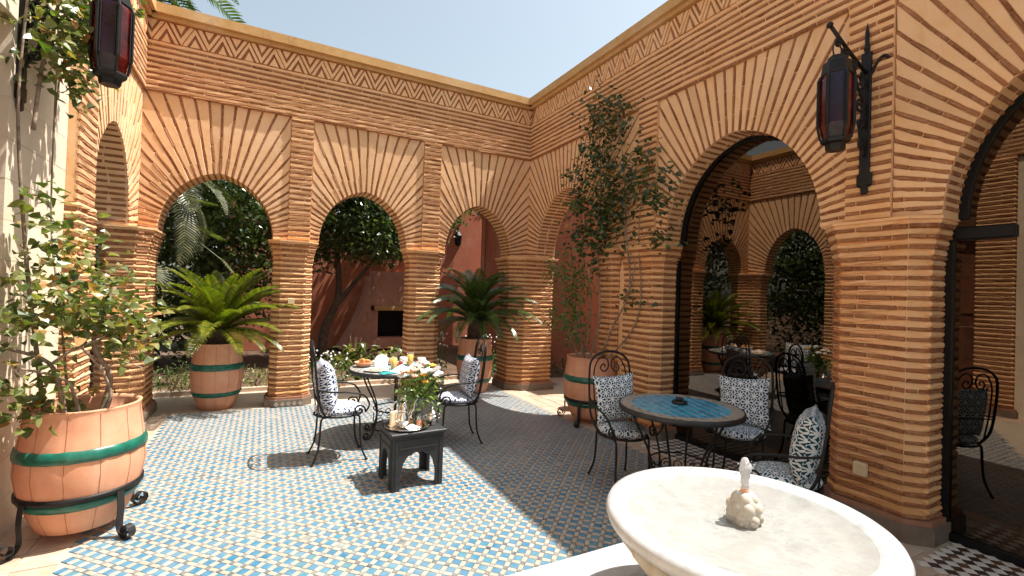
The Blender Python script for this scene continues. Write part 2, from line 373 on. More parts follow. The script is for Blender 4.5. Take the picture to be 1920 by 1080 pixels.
def unit_piece(name, inset=(.03, .08), jit=.03, rnd=RND, back=True):
    vs = []
    for z, i in ((-.5, 0), (.25, 0), (.5, 1)):
        for x, y in ((-.5, -.5), (.5, -.5), (.5, .5), (-.5, .5)):
            vs.append((x*(1-2*inset[0]*i)+rnd.uniform(-jit, jit)*.3, y*(1-2*inset[1]*i)+rnd.uniform(-jit, jit), z+(rnd.uniform(-jit, jit)*3 if z > .4 else 0)))
    fs = [(8, 9, 10, 11)]
    for r in (0, 4):
        for k in range(4): fs.append((r+k, r+(k+1) % 4, r+4+(k+1) % 4, r+4+k))
    me = bpy.data.meshes.new(name); me.from_pydata(vs, [], fs); me.update(); return me
BR = [unit_piece('brick_%s' % k, (.02, .16), .10) for k in ('a', 'b', 'c', 'd')]
TL = [unit_piece('tile_%s' % k, (.05, .05), .02) for k in ('a', 'b', 'c')]
def frame_mw(c, a, n, L, W, D):
    a = Vector(a).normalized(); n = Vector(n).normalized(); b_ = n.cross(a)
    return Matrix(((a.x*L, b_.x*W, n.x*D, c[0]), (a.y*L, b_.y*W, n.y*D, c[1]), (a.z*L, b_.z*W, n.z*D, c[2]), (0, 0, 0, 1)))

# ------------------------------------------------------------------ the arcade walls
ZI, ZP, ZB, ZC, ZT = 2.2, 3.87, 4.47, 4.735, 4.90      # impost, panel top, band top, cornice underside, cornice top
PITCHC, BH = .0695, .026
def offset_poly(poly, d):
    n = len(poly); out = []
    for i in range(n):
        p0, p1, p2 = Vector(poly[i-1]), Vector(poly[i]), Vector(poly[(i+1) % n])
        e1 = (p1-p0).normalized(); e2 = (p2-p1).normalized(); n1 = Vector((e1.y, -e1.x)); n2 = Vector((e2.y, -e2.x))
        bis = n1+n2; k = d/max(.2, (1+n1.dot(n2)))
        out.append((p1.x+bis.x*k, p1.y+bis.y*k))
    return out
def ring_strip(mb, polys_z, rnd):
    # polys_z: list of (polygon, z) profile rows; perimeter subdivided with a little wobble
    rows = []
    for poly, z, amp in polys_z:
        pts = []; n = len(poly)
        for i in range(n):
            a, b_ = Vector(poly[i]), Vector(poly[(i+1) % n]); m = max(1, int((b_-a).length/.07))
            for k in range(m):
                q = a.lerp(b_, k/m); pts.append((q.x+rnd.uniform(-amp, amp)*.6, q.y+rnd.uniform(-amp, amp)*.6, z+rnd.uniform(-amp, amp)*.8+.003*math.sin(q.x*9+q.y*7+z*41)*(amp > .003)))
        rows.append(pts)
    n = min(len(r) for r in rows); rows = [r[:n] for r in rows]
    vs = [p for r in rows for p in r]; fs = []
    for i in range(len(rows)-1):
        for k in range(n): fs.append((i*n+k, i*n+(k+1) % n, (i+1)*n+(k+1) % n, (i+1)*n+k))
    mb.add(vs, fs)
def make_pier(wall, bricks, poly, z0, z1, corbel=True, label=None, plinth=True, plinth_mat='plinth'):
    rnd = random.Random(int(abs(poly[0][0]*1000+poly[0][1]*77)))
    mb = MB()
    nco = int(round((z1-z0)/PITCHC)); ph = (z1-z0)/nco
    base = offset_poly(poly, -.016); 
    po = MB().poly_prism(base, z0-.02, z1-.001)
    mb.add(po.v, po.f)
    part = bpy.data.objects.new('pier', None)
    rings = []
    for k in range(nco):
        za = z0+k*ph; zb = za+ph; g = 0.0
        if corbel: 
            left = nco-1-k; g = {0: .050, 1: .034, 2: .018, 3: .007}.get(left, 0)
        if corbel and k == 0: g = .006
        pl = offset_poly(poly, g) if g else poly
        m0 = za+BH; 
        lo = offset_poly(pl, -.016)
        ring_strip(mb, [(lo, m0, .002), (offset_poly(pl, -.004), m0+.007, .0062), (offset_poly(pl, .002), m0+(zb-m0)*.5, .004), (offset_poly(pl, -.004), zb-.007, .0062), (lo, zb, .002)], rnd)
        if g:
            mb.poly_prism(offset_poly(pl, -.016), za, zb)
        rings.append((pl, za+BH/2))
    if corbel: mb.poly_prism(offset_poly(poly, .062), z1-.013, z1+.007)
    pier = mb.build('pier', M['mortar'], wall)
    for pl, zc in rings:
        n = len(pl); bp = offset_poly(pl, -.011)
        for i in range(n):
            a, b_ = Vector(bp[i]), Vector(bp[(i+1) % n]); e = b_-a; L = e.length
            if L < .03: continue
            e.normalize(); nr = (e.y, -e.x, 0); t = 0.0
            first = rnd.uniform(.07, .2)
            while t < L-.01:
                ln = min(first if t == 0 else rnd.uniform(.15, .26), L-t)
                if L-t-ln < .05: ln = L-t
                c = a+e*(t+ln/2); nick = rnd.uniform(.006, .014)
                mw = frame_mw((c.x+nr[0]*0, c.y+nr[1]*0, zc+rnd.uniform(-.002, .002)), (e.x, e.y, rnd.uniform(-.012, .012)), nr, max(.02, ln-nick), BH*rnd.uniform(.85, 1.1), .018)
                bricks.add(pier, rnd.choice(BR), mw, ln, M['brick']); t += ln
    if plinth:
        pm = MB(); z = z0
        pm.poly_prism(offset_poly(poly, .045), -.02, z-.035); pl = pm.build('plinth', M[plinth_mat], wall)
        pm = MB(); pm.poly_prism(offset_poly(poly, .03), z-.035, z-.004); pm.build('plinth_course', M['plinth_red'], pl)
    return pier
def oct_poly(x0, x1, y0, y1, c):
    return [(x0+c, y0), (x1-c, y0), (x1, y0+c), (x1, y1-c), (x1-c, y1), (x0+c, y1), (x0, y1-c), (x0, y0+c)]
def courses(mb, bricks_add, T, s0, s1, z0, z1, d, rnd, pitch=.0668, depth=.014):
    n = max(1, int(round((z1-z0)/pitch))); ph = (z1-z0)/n
    for k in range(n):
        za = z0+k*ph; m0 = za+BH; zb = za+ph
        m = max(2, int((s1-s0)/.11)); rows = []
        for (z, dd, am) in ((m0, d-depth, .0005), (m0+.006, d-.003, .0055), (zb-.006, d-.003+.003, .0055), (zb, d-depth, .0005)):
            rows.append([T(s0+(s1-s0)*i/m, z+rnd.uniform(-am, am), dd+rnd.uniform(-am, am)*.6) for i in range(m+1)])
        vs = [p for r in rows for p in r]; w_ = m+1; fs = []
        for r in range(3):
            for i in range(m): fs.append((r*w_+i, r*w_+i+1, (r+1)*w_+i+1, (r+1)*w_+i))
        for e in (0, m): fs.append(tuple(r*w_+e for r in range(4)))
        mb.add(vs, fs)
        t = s0; first = rnd.uniform(.06, .22)
        while t < s1-.005:
            ln = min(first if t == s0 else rnd.uniform(.17, .30), s1-t)
            if s1-t-ln < .05: ln = s1-t
            bricks_add(t+ln/2, za+BH/2+rnd.uniform(-.002, .002), d-.012, ln-rnd.uniform(.006, .014), BH*rnd.uniform(.85, 1.08)); t += ln
def box_T(mb, T, s0, s1, z0, z1, d0, d1, mi=0):
    vs = [T(s, z, d) for d in (d0, d1) for z in (z0, z1) for s in (s0, s1)]
    mb.add(vs, [(0, 1, 3, 2), (4, 6, 7, 5), (0, 4, 5, 1), (2, 3, 7, 6), (0, 2, 6, 4), (1, 5, 7, 3)], mi)

def arcade(name, label, T, nrm, bays, pilasters, s_lo, s_hi, thick=.40, ch=None, detail=True, chev_skip=None):
    """bays: (s0, s1, centre, half width, rise, rays); pilasters: (s0, s1)."""
    rnd = random.Random(len(name)*13+len(bays))
    wall = thing(name, label, 'wall')
    bricks = Pieces(wall, 'brick', 300)
    Nv = Vector(nrm)
    o0 = Vector(T(0, 0, 0)); A_s = (Vector(T(1, 0, 0))-o0).normalized()
    def adder(parent):
        def f(s, z, d, L, W, a=None, D=.018):
            ax = A_s if a is None else (A_s*a[0]+Vector((0, 0, a[1])))
            bricks.add(parent, rnd.choice(BR), frame_mw(T(s, z, d), ax, Nv, L, W, D), L, M['brick'])
        return f
    # fan panels round the arches
    for (s0, s1, c, hw, rise, nr) in bays:
        mb = MB(); plan = []
        dF, dC, dB = -.032, -.048, -thick
        def arch_pt(phi):
            r = 1/math.sqrt((math.cos(phi)/hw)**2+(math.sin(phi)/rise)**2)
            return c+r*math.cos(phi), ZI+r*math.sin(phi)+.03*max(0, 1-abs(math.cos(phi))*1.6)**2
        def edge_pt(phi):
            co, si = math.cos(phi), math.sin(phi); best = 1e9
            if co > 1e-6: best = min(best, (s1-c)/co)
            if co < -1e-6: best = min(best, (s0-c)/co)
            if si > 1e-6: best = min(best, (ZP-ZI)/si)
            return c+co*best, ZI+si*best
        panel = bpy.data.objects.new('x', None)
        phis = [PI*i/nr for i in range(nr+1)]
        nd = 6
        corner = [(s1, ZP), (s0, ZP)]
        cphi = [math.atan2(ZP-ZI, s1-c), math.atan2(ZP-ZI, s0-c)]
        def quadstrip(A, B, da):   # two polylines of (s,z)
            vs = [T(s, z, da) for s, z in A]+[T(s, z, da) for s, z in B]; n = len(A)
            mb.add(vs, [(i, i+1, n+i+1, n+i) for i in range(n-1)])
        for i in range(nr):
            pa, pb = phis[i], phis[i+1]
            a0, b0 = arch_pt(pa), arch_pt(pb); a1, b1 = edge_pt(pa), edge_pt(pb)
            # core and intrados
            mid = [k for k in (0, 1) if pa < cphi[k] < pb]
            outer = [a1]+[corner[k] for k in mid]+[b1]
            for dd in (dC, dB):
                vs = [T(*a0, dd)]+[T(*q, dd) for q in outer]+[T(*b0, dd)]; mb.add(vs, [tuple(range(len(vs)))])
            mb.add([T(*a0, dC+.004), T(*b0, dC+.004), T(*b0, dB), T(*a0, dB)], [(0, 1, 2, 3)])
            # raised plaster wedge between brick rays
            hb = BH*.5
            def side(p0, p1, sgn):
                dx, dz = p1[0]-p0[0], p1[1]-p0[1]; L = math.hypot(dx, dz); nx, nz = -dz/L*sgn, dx/L*sgn
                out = []
                for k in range(nd+1):
                    t = k/nd; wv = hb+rnd.uniform(-.005, .004); out.append((p0[0]+dx*t+nx*wv, p0[1]+dz*t+nz*wv))
                return out
            LA = side(a0, a1, 1); LB = side(b0, b1, -1)
            LA[-1] = (min(max(LA[-1][0], s0), s1), min(LA[-1][1], ZP)); LB[-1] = (min(max(LB[-1][0], s0), s1), min(LB[-1][1], ZP))
            dl = dF+rnd.uniform(-.004, .003)
            n = nd+1
            ins = .005
            def inset(L_, O_):
                out = []
                for (p, q) in zip(L_, O_):
                    dx, dz = q[0]-p[0], q[1]-p[1]; l = math.hypot(dx, dz); k = min(.4, ins/max(l, 1e-5)); out.append((p[0]+dx*k, p[1]+dz*k))
                return out
            IA, IB = inset(LA, LB), inset(LB, LA)
            vs = [T(*q, dl) for q in IA]+[T(*q, dl) for q in IB]+[T(*q, dl-.005) for q in LA]+[T(*q, dl-.005) for q in LB]+[T(*q, dC) for q in LA]+[T(*q, dC) for q in LB]
            fs = []
            for k in range(nd):
                fs += [(k, k+1, n+k+1, n+k), (2*n+k, 2*n+k+1, k+1, k), (n+k, n+k+1, 3*n+k+1, 3*n+k), (4*n+k, 4*n+k+1, 2*n+k+1, 2*n+k), (3*n+k, 3*n+k+1, 5*n+k+1, 5*n+k)]
            fs.append((0, n, 3*n, 5*n, 4*n, 2*n))
            mb.add(vs, fs)
            if mid:
                q = corner[mid[0]]; mb.add([T(*IA[-1], dl), T(*q, dl), T(*IB[-1], dl)], [(0, 1, 2)])
        panel = mb.build('arch_panel', M['wedge'], wall)
        ad = adder(panel)
        for i in range(1, nr):
            p0, p1 = arch_pt(phis[i]), edge_pt(phis[i]); dx, dz = p1[0]-p0[0], p1[1]-p0[1]; L = math.hypot(dx, dz); t = .0; dx /= L; dz /= L
            first = rnd.uniform(.12, .26)
            while t < L-.01:
                ln = min(first if t == 0 else rnd.uniform(.19, .30), L-t)
                if L-t-ln < .06: ln = L-t
                m_ = t+ln/2; ad(p0[0]+dx*m_, p0[1]+dz*m_, dC+.006, max(.02, ln-rnd.uniform(.008, .016)), BH*rnd.uniform(.85, 1.0), (dx, dz)); t += ln
            # soffit bricks on the intrados
            tx, tz = -dz, dx
            for (da, db) in ((-.05, -.205), (-.22, -thick+.01)):
                off = rnd.uniform(-.02, .02); aa = da+(off if da < -.1 else 0); bb = db+(off if da > -.1 else 0)
                cc = T(p0[0]-dx*.0, p0[1]-dz*.0, (aa+bb)/2)
                inw = (A_s*(-dx)+Vector((0, 0, -dz)))
                bricks.add(panel, rnd.choice(BR), frame_mw(cc, Nv, inw, abs(bb-aa)-.006, BH*1.05, .014), .15, M['brick'])
    # pilasters between the panels
    for (s0, s1) in pilasters:
        mb = MB(); box_T(mb, T, s0+.003, s1-.003, ZI, ZP, -.3, -.014)
        tmp = []
        courses(mb, lambda *a: tmp.append(a), T, s0, s1, ZI, ZP, 0, rnd, .0696)
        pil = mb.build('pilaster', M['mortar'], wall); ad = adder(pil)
        for a in tmp: ad(*a)
    # plain band of courses over the arches
    mb = MB(); box_T(mb, T, s_lo, s_hi, ZP+.004, ZB, -thick, -.014)
    tmp = []; courses(mb, lambda *a: tmp.append(a), T, s_lo, s_hi, ZP, ZB, 0, rnd)
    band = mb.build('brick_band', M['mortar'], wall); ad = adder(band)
    for a in tmp: ad(*a)
    # chevron frieze
    mb = MB(); box_T(mb, T, s_lo, s_hi, ZB, ZC, -thick, -.026); fr = mb.build('frieze', M['brick'], wall)
    if ch:
        off, per, cnt = ch
        zb, zt = ZB+.012, ZC-.012; H = zt-zb; half = per/2
        shapes = {}
        def shape(kind, variant):
            if (kind, variant) in shapes: return shapes[kind, variant]
            w_ = per*.135; g = per*.06
            # centre s=0, point down for V / up for Lambda
            if kind == 'v': pl = [(-half*.98+g, H), (-half*.98+g+w_, H), (0, w_*1.25+g*1.1), (half*.98-g-w_, H), (half*.98-g, H), (0, g*.2)]
            elif kind == 'tv': pl = [(-half+g*2.6+w_*1.25, H), (half-g*2.6-w_*1.25, H), (0, w_*2.2+g*2.6)]
            pl2 = [(x+rnd.uniform(-.006, .006), z+rnd.uniform(-.007, .005)) for x, z in pl]
            m = MB(); n = len(pl2)
            cx_ = sum(p[0] for p in pl2)/n; cz_ = sum(p[1] for p in pl2)/n
            m.add([(x, z, -.03) for x, z in pl2]+[(x, z, -.006) for x, z in pl2]+[(x+(cx_-x)*.03, z+(cz_-z)*.05, 0) for x, z in pl2],
                  [(i, (i+1) % n, n+(i+1) % n, n+i) for i in range(n)]+[(n+i, n+(i+1) % n, 2*n+(i+1) % n, 2*n+i) for i in range(n)]+
                  ([tuple(range(2*n, 3*n))] if n == 3 else [(2*n, 2*n+1, 2*n+2, 2*n+5), (2*n+5, 2*n+2, 2*n+3, 2*n+4)]))
            me = bpy.data.meshes.new('chevron'); me.from_pydata(m.v, [], m.f); me.materials.append(M['mortar']); me.update(); shapes[kind, variant] = me; return me
        pcs = Pieces(wall, 'chevron', 300)
        for k in range(cnt):
            for up in (0, 1):
                s = off+per*(k+.5*up)
                if s < s_lo+.06 or s > s_hi-.06: continue
                for kind in ('v', 'tv'):
                    me = shape(kind, rnd.randrange(9)); sg = -1 if up else 1; z = zt if up else zb
                    O = Vector(T(s, z, -.006+rnd.uniform(-.003, .002)))
                    mw = Matrix(((A_s.x, 0, Nv.x, O.x), (A_s.y, 0, Nv.y, O.y), (0, sg, 0, O.z), (0, 0, 0, 1)))
                    pcs.add(fr, me, mw, per*.7, M['mortar'])
        pcs.finish('chevron_courses', 8)
    # cornice: coping slab with a drip moulding
    mb = MB(); box_T(mb, T, s_lo, s_hi, ZC, ZC+.05, -thick, .03); box_T(mb, T, s_lo, s_hi, ZC+.05, ZT, -thick-.03, .075)
    mb.build('cornice', M['cornice'], wall)
    return wall, bricks

XL = -5.23
TB = lambda s, z, d: (s, -d, z)
TR = lambda s, z, d: (-d, -s, z)
TLf = lambda s, z, d: (XL+d, -s, z)
# back wall: s = X
wb, bb = arcade('back_arcade', 'brick arcade wall of three fan arches across the far end of the courtyard', TB, (0, -1, 0),
    [(XL-.045, -3.667, -4.46, .62, .76, 36), (-3.395, -1.834, -2.67, .61, .76, 36), (-1.562, 0.045, -.87, .58, .77, 36)],
    [(-3.667, -3.395), (-1.834, -1.562)], XL-.42, .42, ch=(-5.206, .2889, 19))
for xc in (-3.585, -1.75):
    make_pier(wb, bb, oct_poly(xc-.245, xc+.245, -.025, .42, .095), .135, ZI)
pm = MB()
for xc in (-3.585, -1.75):
    for k in range(5):
        x = xc-.145+k*.072; pm.add([(x-.03, -.0735, .045), (x, -.0735, .012), (x+.03, -.0735, .045), (x, -.0735, .082), (x, -.069, .045)], [(0, 1, 2, 3)])
pm.build('plinth_mosaic', M['tile_beige'], wb)
bb.finish('brick_courses')
# right wall: s = -Y
wr, br = arcade('right_arcade', 'brick arcade wall with large fan arches and climber along the right side', TR, (-1, 0, 0),
    [(-.045, 2.628, 1.08, .83, .98, 46), (2.925, 4.922, 3.90, .83, 1.0, 46), (5.219, 7.22, 6.33, .83, 1.0, 46)],
    [(2.628, 2.925), (4.922, 5.219), (7.22, 7.52)], 0.0, 7.6, ch=(.02, .2671, 29))
CORNERP = [(-.31, .02), (-.11, -.17), (.2, -.2), (.42, -.2), (.42, .42), (-.31, .42)]
make_pier(wr, br, CORNERP, .135, ZI)
make_pier(wr, br, oct_poly(-.025, .42, -2.30, -1.95, .07), .135, ZI)
make_pier(wr, br, oct_poly(-.025, .42, -3.03, -2.38, .095), .135, ZI)
mbx = MB(); mbx.box((.22, -2.34, 1.1), (.3, .1, 2.19)); mbx.build('plaster_infill', M['wedge'], wr)
make_pier(wr, br, oct_poly(-.025, .42, -5.44, -4.81, .10), .155, ZI)
make_pier(wr, br, oct_poly(-.025, .42, -7.7, -7.2, .10), .155, ZI)
br.finish('brick_courses')
# left wall: s = -Y
wl, bl = arcade('left_arcade', 'sunlit brick wall with one narrow fan arch at the left edge', TLf, (1, 0, 0),
    [(-.045, 1.66, 1.0, .63, .93, 36)], [(1.66, 2.09)], 0.0, 8.6, thick=.33, ch=(.1, .2889, 30))
make_pier(wl, bl, oct_poly(-5.555, -5.10, -.33, .42, .10), .135, ZI)
make_pier(wl, bl, oct_poly(-5.555, XL+.02, -2.09, -1.66, .012), .135, ZI, corbel=False)
# smooth plastered pier, niche and further pilaster towards the camera
def smooth_pier(y0, y1, xf, z1):
    mb = MB(); z = -.02; rnd = random.Random(5)
    while z < z1-.01:
        zz = min(z+.245, z1); mb.box(((-5.66+xf)/2, (y0+y1)/2, (z+zz)/2), (xf+5.66+rnd.uniform(-.002, .002), y1-y0+rnd.uniform(-.002, .002), zz-z-.003)); z = zz
    mb.box(((-5.66+xf)/2-.004, (y0+y1)/2, z1/2), (xf+5.66-.008, y1-y0-.008, z1-.01))
    return mb.build('plaster_pier', M['cream'], wl)
smooth_pier(-3.02, -2.09, -5.305, ZP-.002)
smooth_pier(-8.6, -4.30, -5.275, ZP-.002)
mbx = MB(); mbx.box((-5.62, -3.44, 1.57), (.06, .83, 3.1)); [mbx.box((-5.585, -3.44+dy, zz), (.03, .30, hh), bev=.01) for dy in (-.2, .2) for zz, hh in ((.75, 1.1), (2.1, 1.2))]; mbx.build('wooden_door', M['wood'], wl)
mbx = MB(); mbx.box((-5.43, -3.44, 3.5), (.30, .836, .73)); mbx.build('niche', M['cream'], wl)
make_pier(wl, bl, oct_poly(-5.63, XL+.02, -4.30, -3.86, .012), .135, ZP-.002, corbel=False)
bl.finish('brick_courses')
# beige sockets and switch plates on the piers
def plate(name, label, c, d, group=None):
    mb = MB(); mb.box(c, d, bev=.006); o = mb.build('face_plate', M['plastic']); o.name = name; return tag(o, label, 'socket')
plate('wall_socket', 'beige plastic socket low on the near right brick pier', (-.046, -5.09, .40), (.04, .085, .095))
plate('wall_switch', 'small beige switch plate halfway up the pier left of the breakfast table', (-3.60, -.046, 1.40), (.08, .036, .08))

# ------------------------------------------------------------------ floor, ground, garden paving
mb = MB(); mb.add([(-120, -120, -.06), (120, -120, -.06), (120, 160, -.06), (-120, 160, -.06)], [(0, 1, 2, 3)])
g = mb.build('ground', M['soil']); structure(g)
mb = MB(); mb.box((-2.45, -4.3, -.028), (6.6, 8.8, .05)); floor = mb.build('courtyard_floor', M['grout']); structure(floor)
ft = Pieces(floor, 'tile', 300)
P_ = .0823; q2 = 1/math.sqrt(2); e1 = Vector((q2, -q2, 0)); e2 = Vector((q2, q2, 0)); o_ = Vector((-2.224, -4.264, 0))
fx0, fx1, fy0, fy1 = -4.86, -.44, -8.3, -.03
Zu = Vector((0, 0, 1)); rt = random.Random(3)
for i in range(-90, 91):
    for j in range(-90, 91):
        c = o_+e1*(P_*i)+e2*(P_*j)
        if not (fx0 < c.x < fx1 and fy0 < c.y < fy1): continue
        q = topx(c)
        if q is None or not (-80 < q[0] < 2000 and q[1] < 1200): continue
        def put(cc, L, W, mat, rzj=.03):
            a = e1*math.cos(rt.uniform(-rzj, rzj))+e2*math.sin(rt.uniform(-rzj, rzj)); n = Vector((rt.uniform(-.02, .02), rt.uniform(-.02, .02), 1))
            ft.add(floor, rt.choice(TL), frame_mw((cc.x, cc.y, .0+rt.uniform(-.0008, .0008)), a, n, L, W, .008), L, mat)
        put(c, .0505, .0505, M['tile_blue'] if rt.random() > .02 else M['tile_dark'])
        put(c+e1*(P_/2), .028, .0505, M['tile_beige']); put(c+e2*(P_/2), .0505, .028, M['tile_beige'])
        put(c+e1*(P_/2)+e2*(P_/2), .027, .027, M['tile_dark'])
ft.finish('tile_field')
# terracotta border paving between the zellige field and the walls
bt = Pieces(floor, 'border_tile', 300)
def border(x0, x1, y0, y1, a=.15):
    nx = max(1, round((x1-x0)/a)); ny = max(1, round((y1-y0)/a)); ax, ay = (x1-x0)/nx, (y1-y0)/ny
    for i in range(nx):
        for j in range(ny):
            c = (x0+ax*(i+.5), y0+ay*(j+.5), rt.uniform(-.001, .0005))
            bt.add(floor, rt.choice(TL), frame_mw(c, (1, rt.uniform(-.01, .01), 0), (0, 0, 1), ax-.006, ay-.006, .008), ax, M['terra_tile'])
border(-5.28, -4.88, -8.2, -.03, .2); border(-.42, -.06, -8.2, -.05); border(-.05, .4, -1.9, -.25)
bt.finish('border_tile_field')
# black and white zellige strips on the two thresholds
th = Pieces(floor, 'threshold_tile', 300)
for (ya, yb, xa, xb) in ((-4.75, -3.08, -.30, .27), (-7.15, -5.50, -.30, .27)):
    s = .058; q = s/math.sqrt(2)
    for i in range(-60, 61):
        for j in range(-60, 61):
            c = (xa+(i+j)*q, (ya+yb)/2+(i-j)*q, .004)
            if not (xa+.04 < c[0] < xb-.02 and ya+.03 < c[1] < yb-.03): continue
            th.add(floor, rt.choice(TL), frame_mw(c, (1, 1, 0), (0, 0, 1), s-.003, s-.003, .008), s, M['tile_white'] if (i+j) % 2 else M['tile_black'])
th.finish('threshold_tile_field')
mb = MB(); mb.box((-2.4, .58, -.03), (6.4, 1.12, .05)); mb.box((-2.4, 1.19, .0), (6.4, .1, .11)); structure(mb.build('garden_path', M['paving']))
mb = MB(); mb.box((.95, -.9, -.03), (1.1, 3.2, .05)); structure(mb.build('side_passage_floor', M['terra_tile']))

# ------------------------------------------------------------------ rooms behind the glazed arches
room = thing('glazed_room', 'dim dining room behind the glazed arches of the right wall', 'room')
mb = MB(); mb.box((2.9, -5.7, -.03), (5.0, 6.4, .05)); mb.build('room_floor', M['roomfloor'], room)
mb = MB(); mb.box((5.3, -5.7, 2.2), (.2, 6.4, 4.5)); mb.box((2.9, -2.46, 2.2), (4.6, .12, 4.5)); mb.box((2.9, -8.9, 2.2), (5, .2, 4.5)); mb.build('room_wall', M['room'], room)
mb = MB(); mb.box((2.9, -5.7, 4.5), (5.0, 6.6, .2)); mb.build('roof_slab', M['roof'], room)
def glazed_arch(yc, hw, rise, label):
    t = thing('glazed_door', label, 'glass door', (.30, yc, 0)); hb = hw+.10
    N = 28; prof = [(-hb, 0), (-hb, ZI)]+[(-hw*1.02*math.cos(PI*k/N), ZI+(rise*1.02)*math.sin(PI*k/N)) for k in range(N+1)]+[(hb, ZI), (hb, 0)]
    fw = .075; inn = [(-hb+fw, 0.05), (-hb+fw, ZI)]+[(-(hw-fw*.6)*math.cos(PI*k/N), ZI+(rise-fw*.6)*math.sin(PI*k/N)) for k in range(N+1)]+[(hb-fw, ZI), (hb-fw, .05)]
    m = MB(); n = len(prof)
    vs = [(x, y, z) for x in (-.03, .05) for (y, z) in prof]+[(x, y, z) for x in (-.03, .05) for (y, z) in inn]
    fs = []
    for i in range(n-1):
        fs += [(i, i+1, 2*n+i+1, 2*n+i), (n+i, 3*n+i, 3*n+i+1, n+i+1), (2*n+i, 2*n+i+1, 3*n+i+1, 3*n+i), (i, n+i, n+i+1, i+1)]
    m.add(vs, fs); m.box((.01, 0, .028), (.081, 2*hb, .05)); m.build('door_frame', M['frame'], t)
    m = MB(); m.box((.012, 0, ZI-.02), (.06, 2*hb-.15, .07)) if False else None
    m = MB(); pn = [(y, z) for y, z in inn]; k = len(pn)
    m.add([(.0, y, z) for y, z in pn]+[(.008, y, z) for y, z in pn], [tuple(range(k)), tuple(range(2*k-1, k-1, -1))]); m.build('pane', M['pane'], t)
    return t
glazed_arch(-3.90, .83, 1.03, 'arched glass door with dark frame behind the blue tiled table')
d2 = glazed_arch(-6.33, .83, 1.03, 'arched glass door with dark frame at the right edge of the photo')
m = MB(); m.box((-.0, .70, 2.10), (.07, .30, .09), bev=.01); m.build('door_closer', M['frame'], d2)
# furnishings seen dimly through the glass
def armchair(loc, rz, label):
    t = thing('armchair', label, 'armchair', loc, rz)
    m = MB(); m.box((0, 0, .22), (.62, .64, .12), bev=.02); m.box((-.28, 0, .62), (.10, .64, .75), bev=.03); 
    for s in (-1, 1):
        m.box((.03, s*.31, .55), (.62, .07, .06), bev=.015)
        for x in (.28, -.27): m.box((x, s*.29, .27), (.06, .06, .54), bev=.008)
    m.build('frame', M['wood'], t)
    m = MB(); m.box((.02, 0, .36), (.56, .54, .16), bev=.05); m.build('seat_cushion', M['cream_fabric'], t)
armchair((1.15, -3.0, 0), -1.2, 'wooden armchair with pale seat cushion seen through the glass')
for (c, d, lb) in (((5.17, -4.4, 1.55), (.05, .55, .75), 'framed print on the far wall behind the nearer table glass'), ((5.17, -6.3, 2.05), (.05, .6, .5), 'upper framed picture seen through the right edge glass'), ((5.17, -6.3, 1.45), (.05, .6, .5), 'lower framed picture seen through the right edge glass')):
    t = thing('picture', lb, 'picture', c); m = MB(); m.box((0, 0, 0), d, bev=.01); m.build('frame', M['frame'], t)
    m = MB(); m.box((-.028, 0, 0), (.006, d[1]-.1, d[2]-.1)); m.build('print', M['picture'], t)
t = thing('globe_lamp', 'unlit white globe lamp on a thin stem inside the right edge glass', 'lamp', (1.6, -6.0, 0))
m = MB(); m.lathe([(.13, 0), (.13, .02), (.012, .03), (.012, 1.05)], 14); m.build('stem', M['iron'], t); m = MB(); m.sphere((0, 0, 1.14), .11, 16, 10); m.build('lamp_shade', M['globe'], t, True)

# ------------------------------------------------------------------ pink buildings in the garden
t = thing('pink_house', 'plain pink rendered house wall behind the right hand arches', 'building')
m = MB(); m.box((2.25, 2.6, 2.2), (.5, 7.4, 4.5)); m.build('wall', M['pink'], t)
m = MB(); m.box((2.25, 2.6, 4.49), (.62, 7.5, .1)); m.build('parapet', M['cornice'], t)
m = MB(); m.tube([(1.94, 6.1, 0), (1.94, 6.1, 3.9)], .07, 10); m.lathe([(.07, 3.85), (.12, 3.95), (.13, 4.12), (.1, 4.14)], 10, (1.94, 6.1, 0)); m.build('drain_pipe', M['pink'], t)
t = thing('garden_house', 'low pink house wall beyond the garden with dark window opening', 'building')
m = MB(); m.box((-2.6, 6.9, 1.75), (4.4, .5, 3.6)); m.box((1.1, 6.9, 2.4), (3.0, .5, 4.9)); m.build('wall', M['pink'], t)
m = MB(); m.box((-2.6, 6.86, 3.6), (4.41, .62, .09)); m.build('coping', M['pink'], t)
t = thing('outdoor_fireplace', 'rough pink outdoor fireplace with sloping hood and dark hearth seen through the middle arch', 'fireplace', (-.62, 6.2, 0))
m = MB(); m.box((0, .1, .14), (1.5, .7, .30)); m.box((-.66, .1, .65), (.2, .7, .75)); m.box((.66, .1, .65), (.2, .7, .75)); m.box((0, .30, .65), (1.1, .1, .75)); m.build('hearth', M['garden_wall'], t)
m = MB(); m.box((.05, .0, 1.09), (1.45, .66, .12), bev=.02); m.build('mantel', M['cornice'], t)
m = MB(); m.add([(-.75, -.25, 1.16), (.75, -.25, 1.16), (.75, .45, 1.16), (-.75, .45, 1.16), (-.70, -.1, 2.1), (.70, -.1, 2.1), (.70, .45, 2.1), (-.70, .45, 2.1)], [(0, 1, 5, 4), (1, 2, 6, 5), (2, 3, 7, 6), (3, 0, 4, 7), (4, 5, 6, 7)]); m.build('hood', M['garden_wall'], t)
m = MB(); rows = []
for q in range(9):
    f = q/8; xo = -.78-.72*(1-f)**1.7; rows += [(-.76, -.30, 1.95*f), (xo, -.30+.1*f, 1.95*f), (xo-.04, .45, 1.95*f)]
m.add(rows, [(3*q+k, 3*q+k+1, 3*q+k+4, 3*q+k+3) for q in range(8) for k in (0, 1)]+[(24, 25, 26)]); m.build('buttress', M['garden_wall'], t)
m = MB(); m.box((0, .24, .65), (1.08, .04, .73)); m.build('firebox', M['frame'], t)
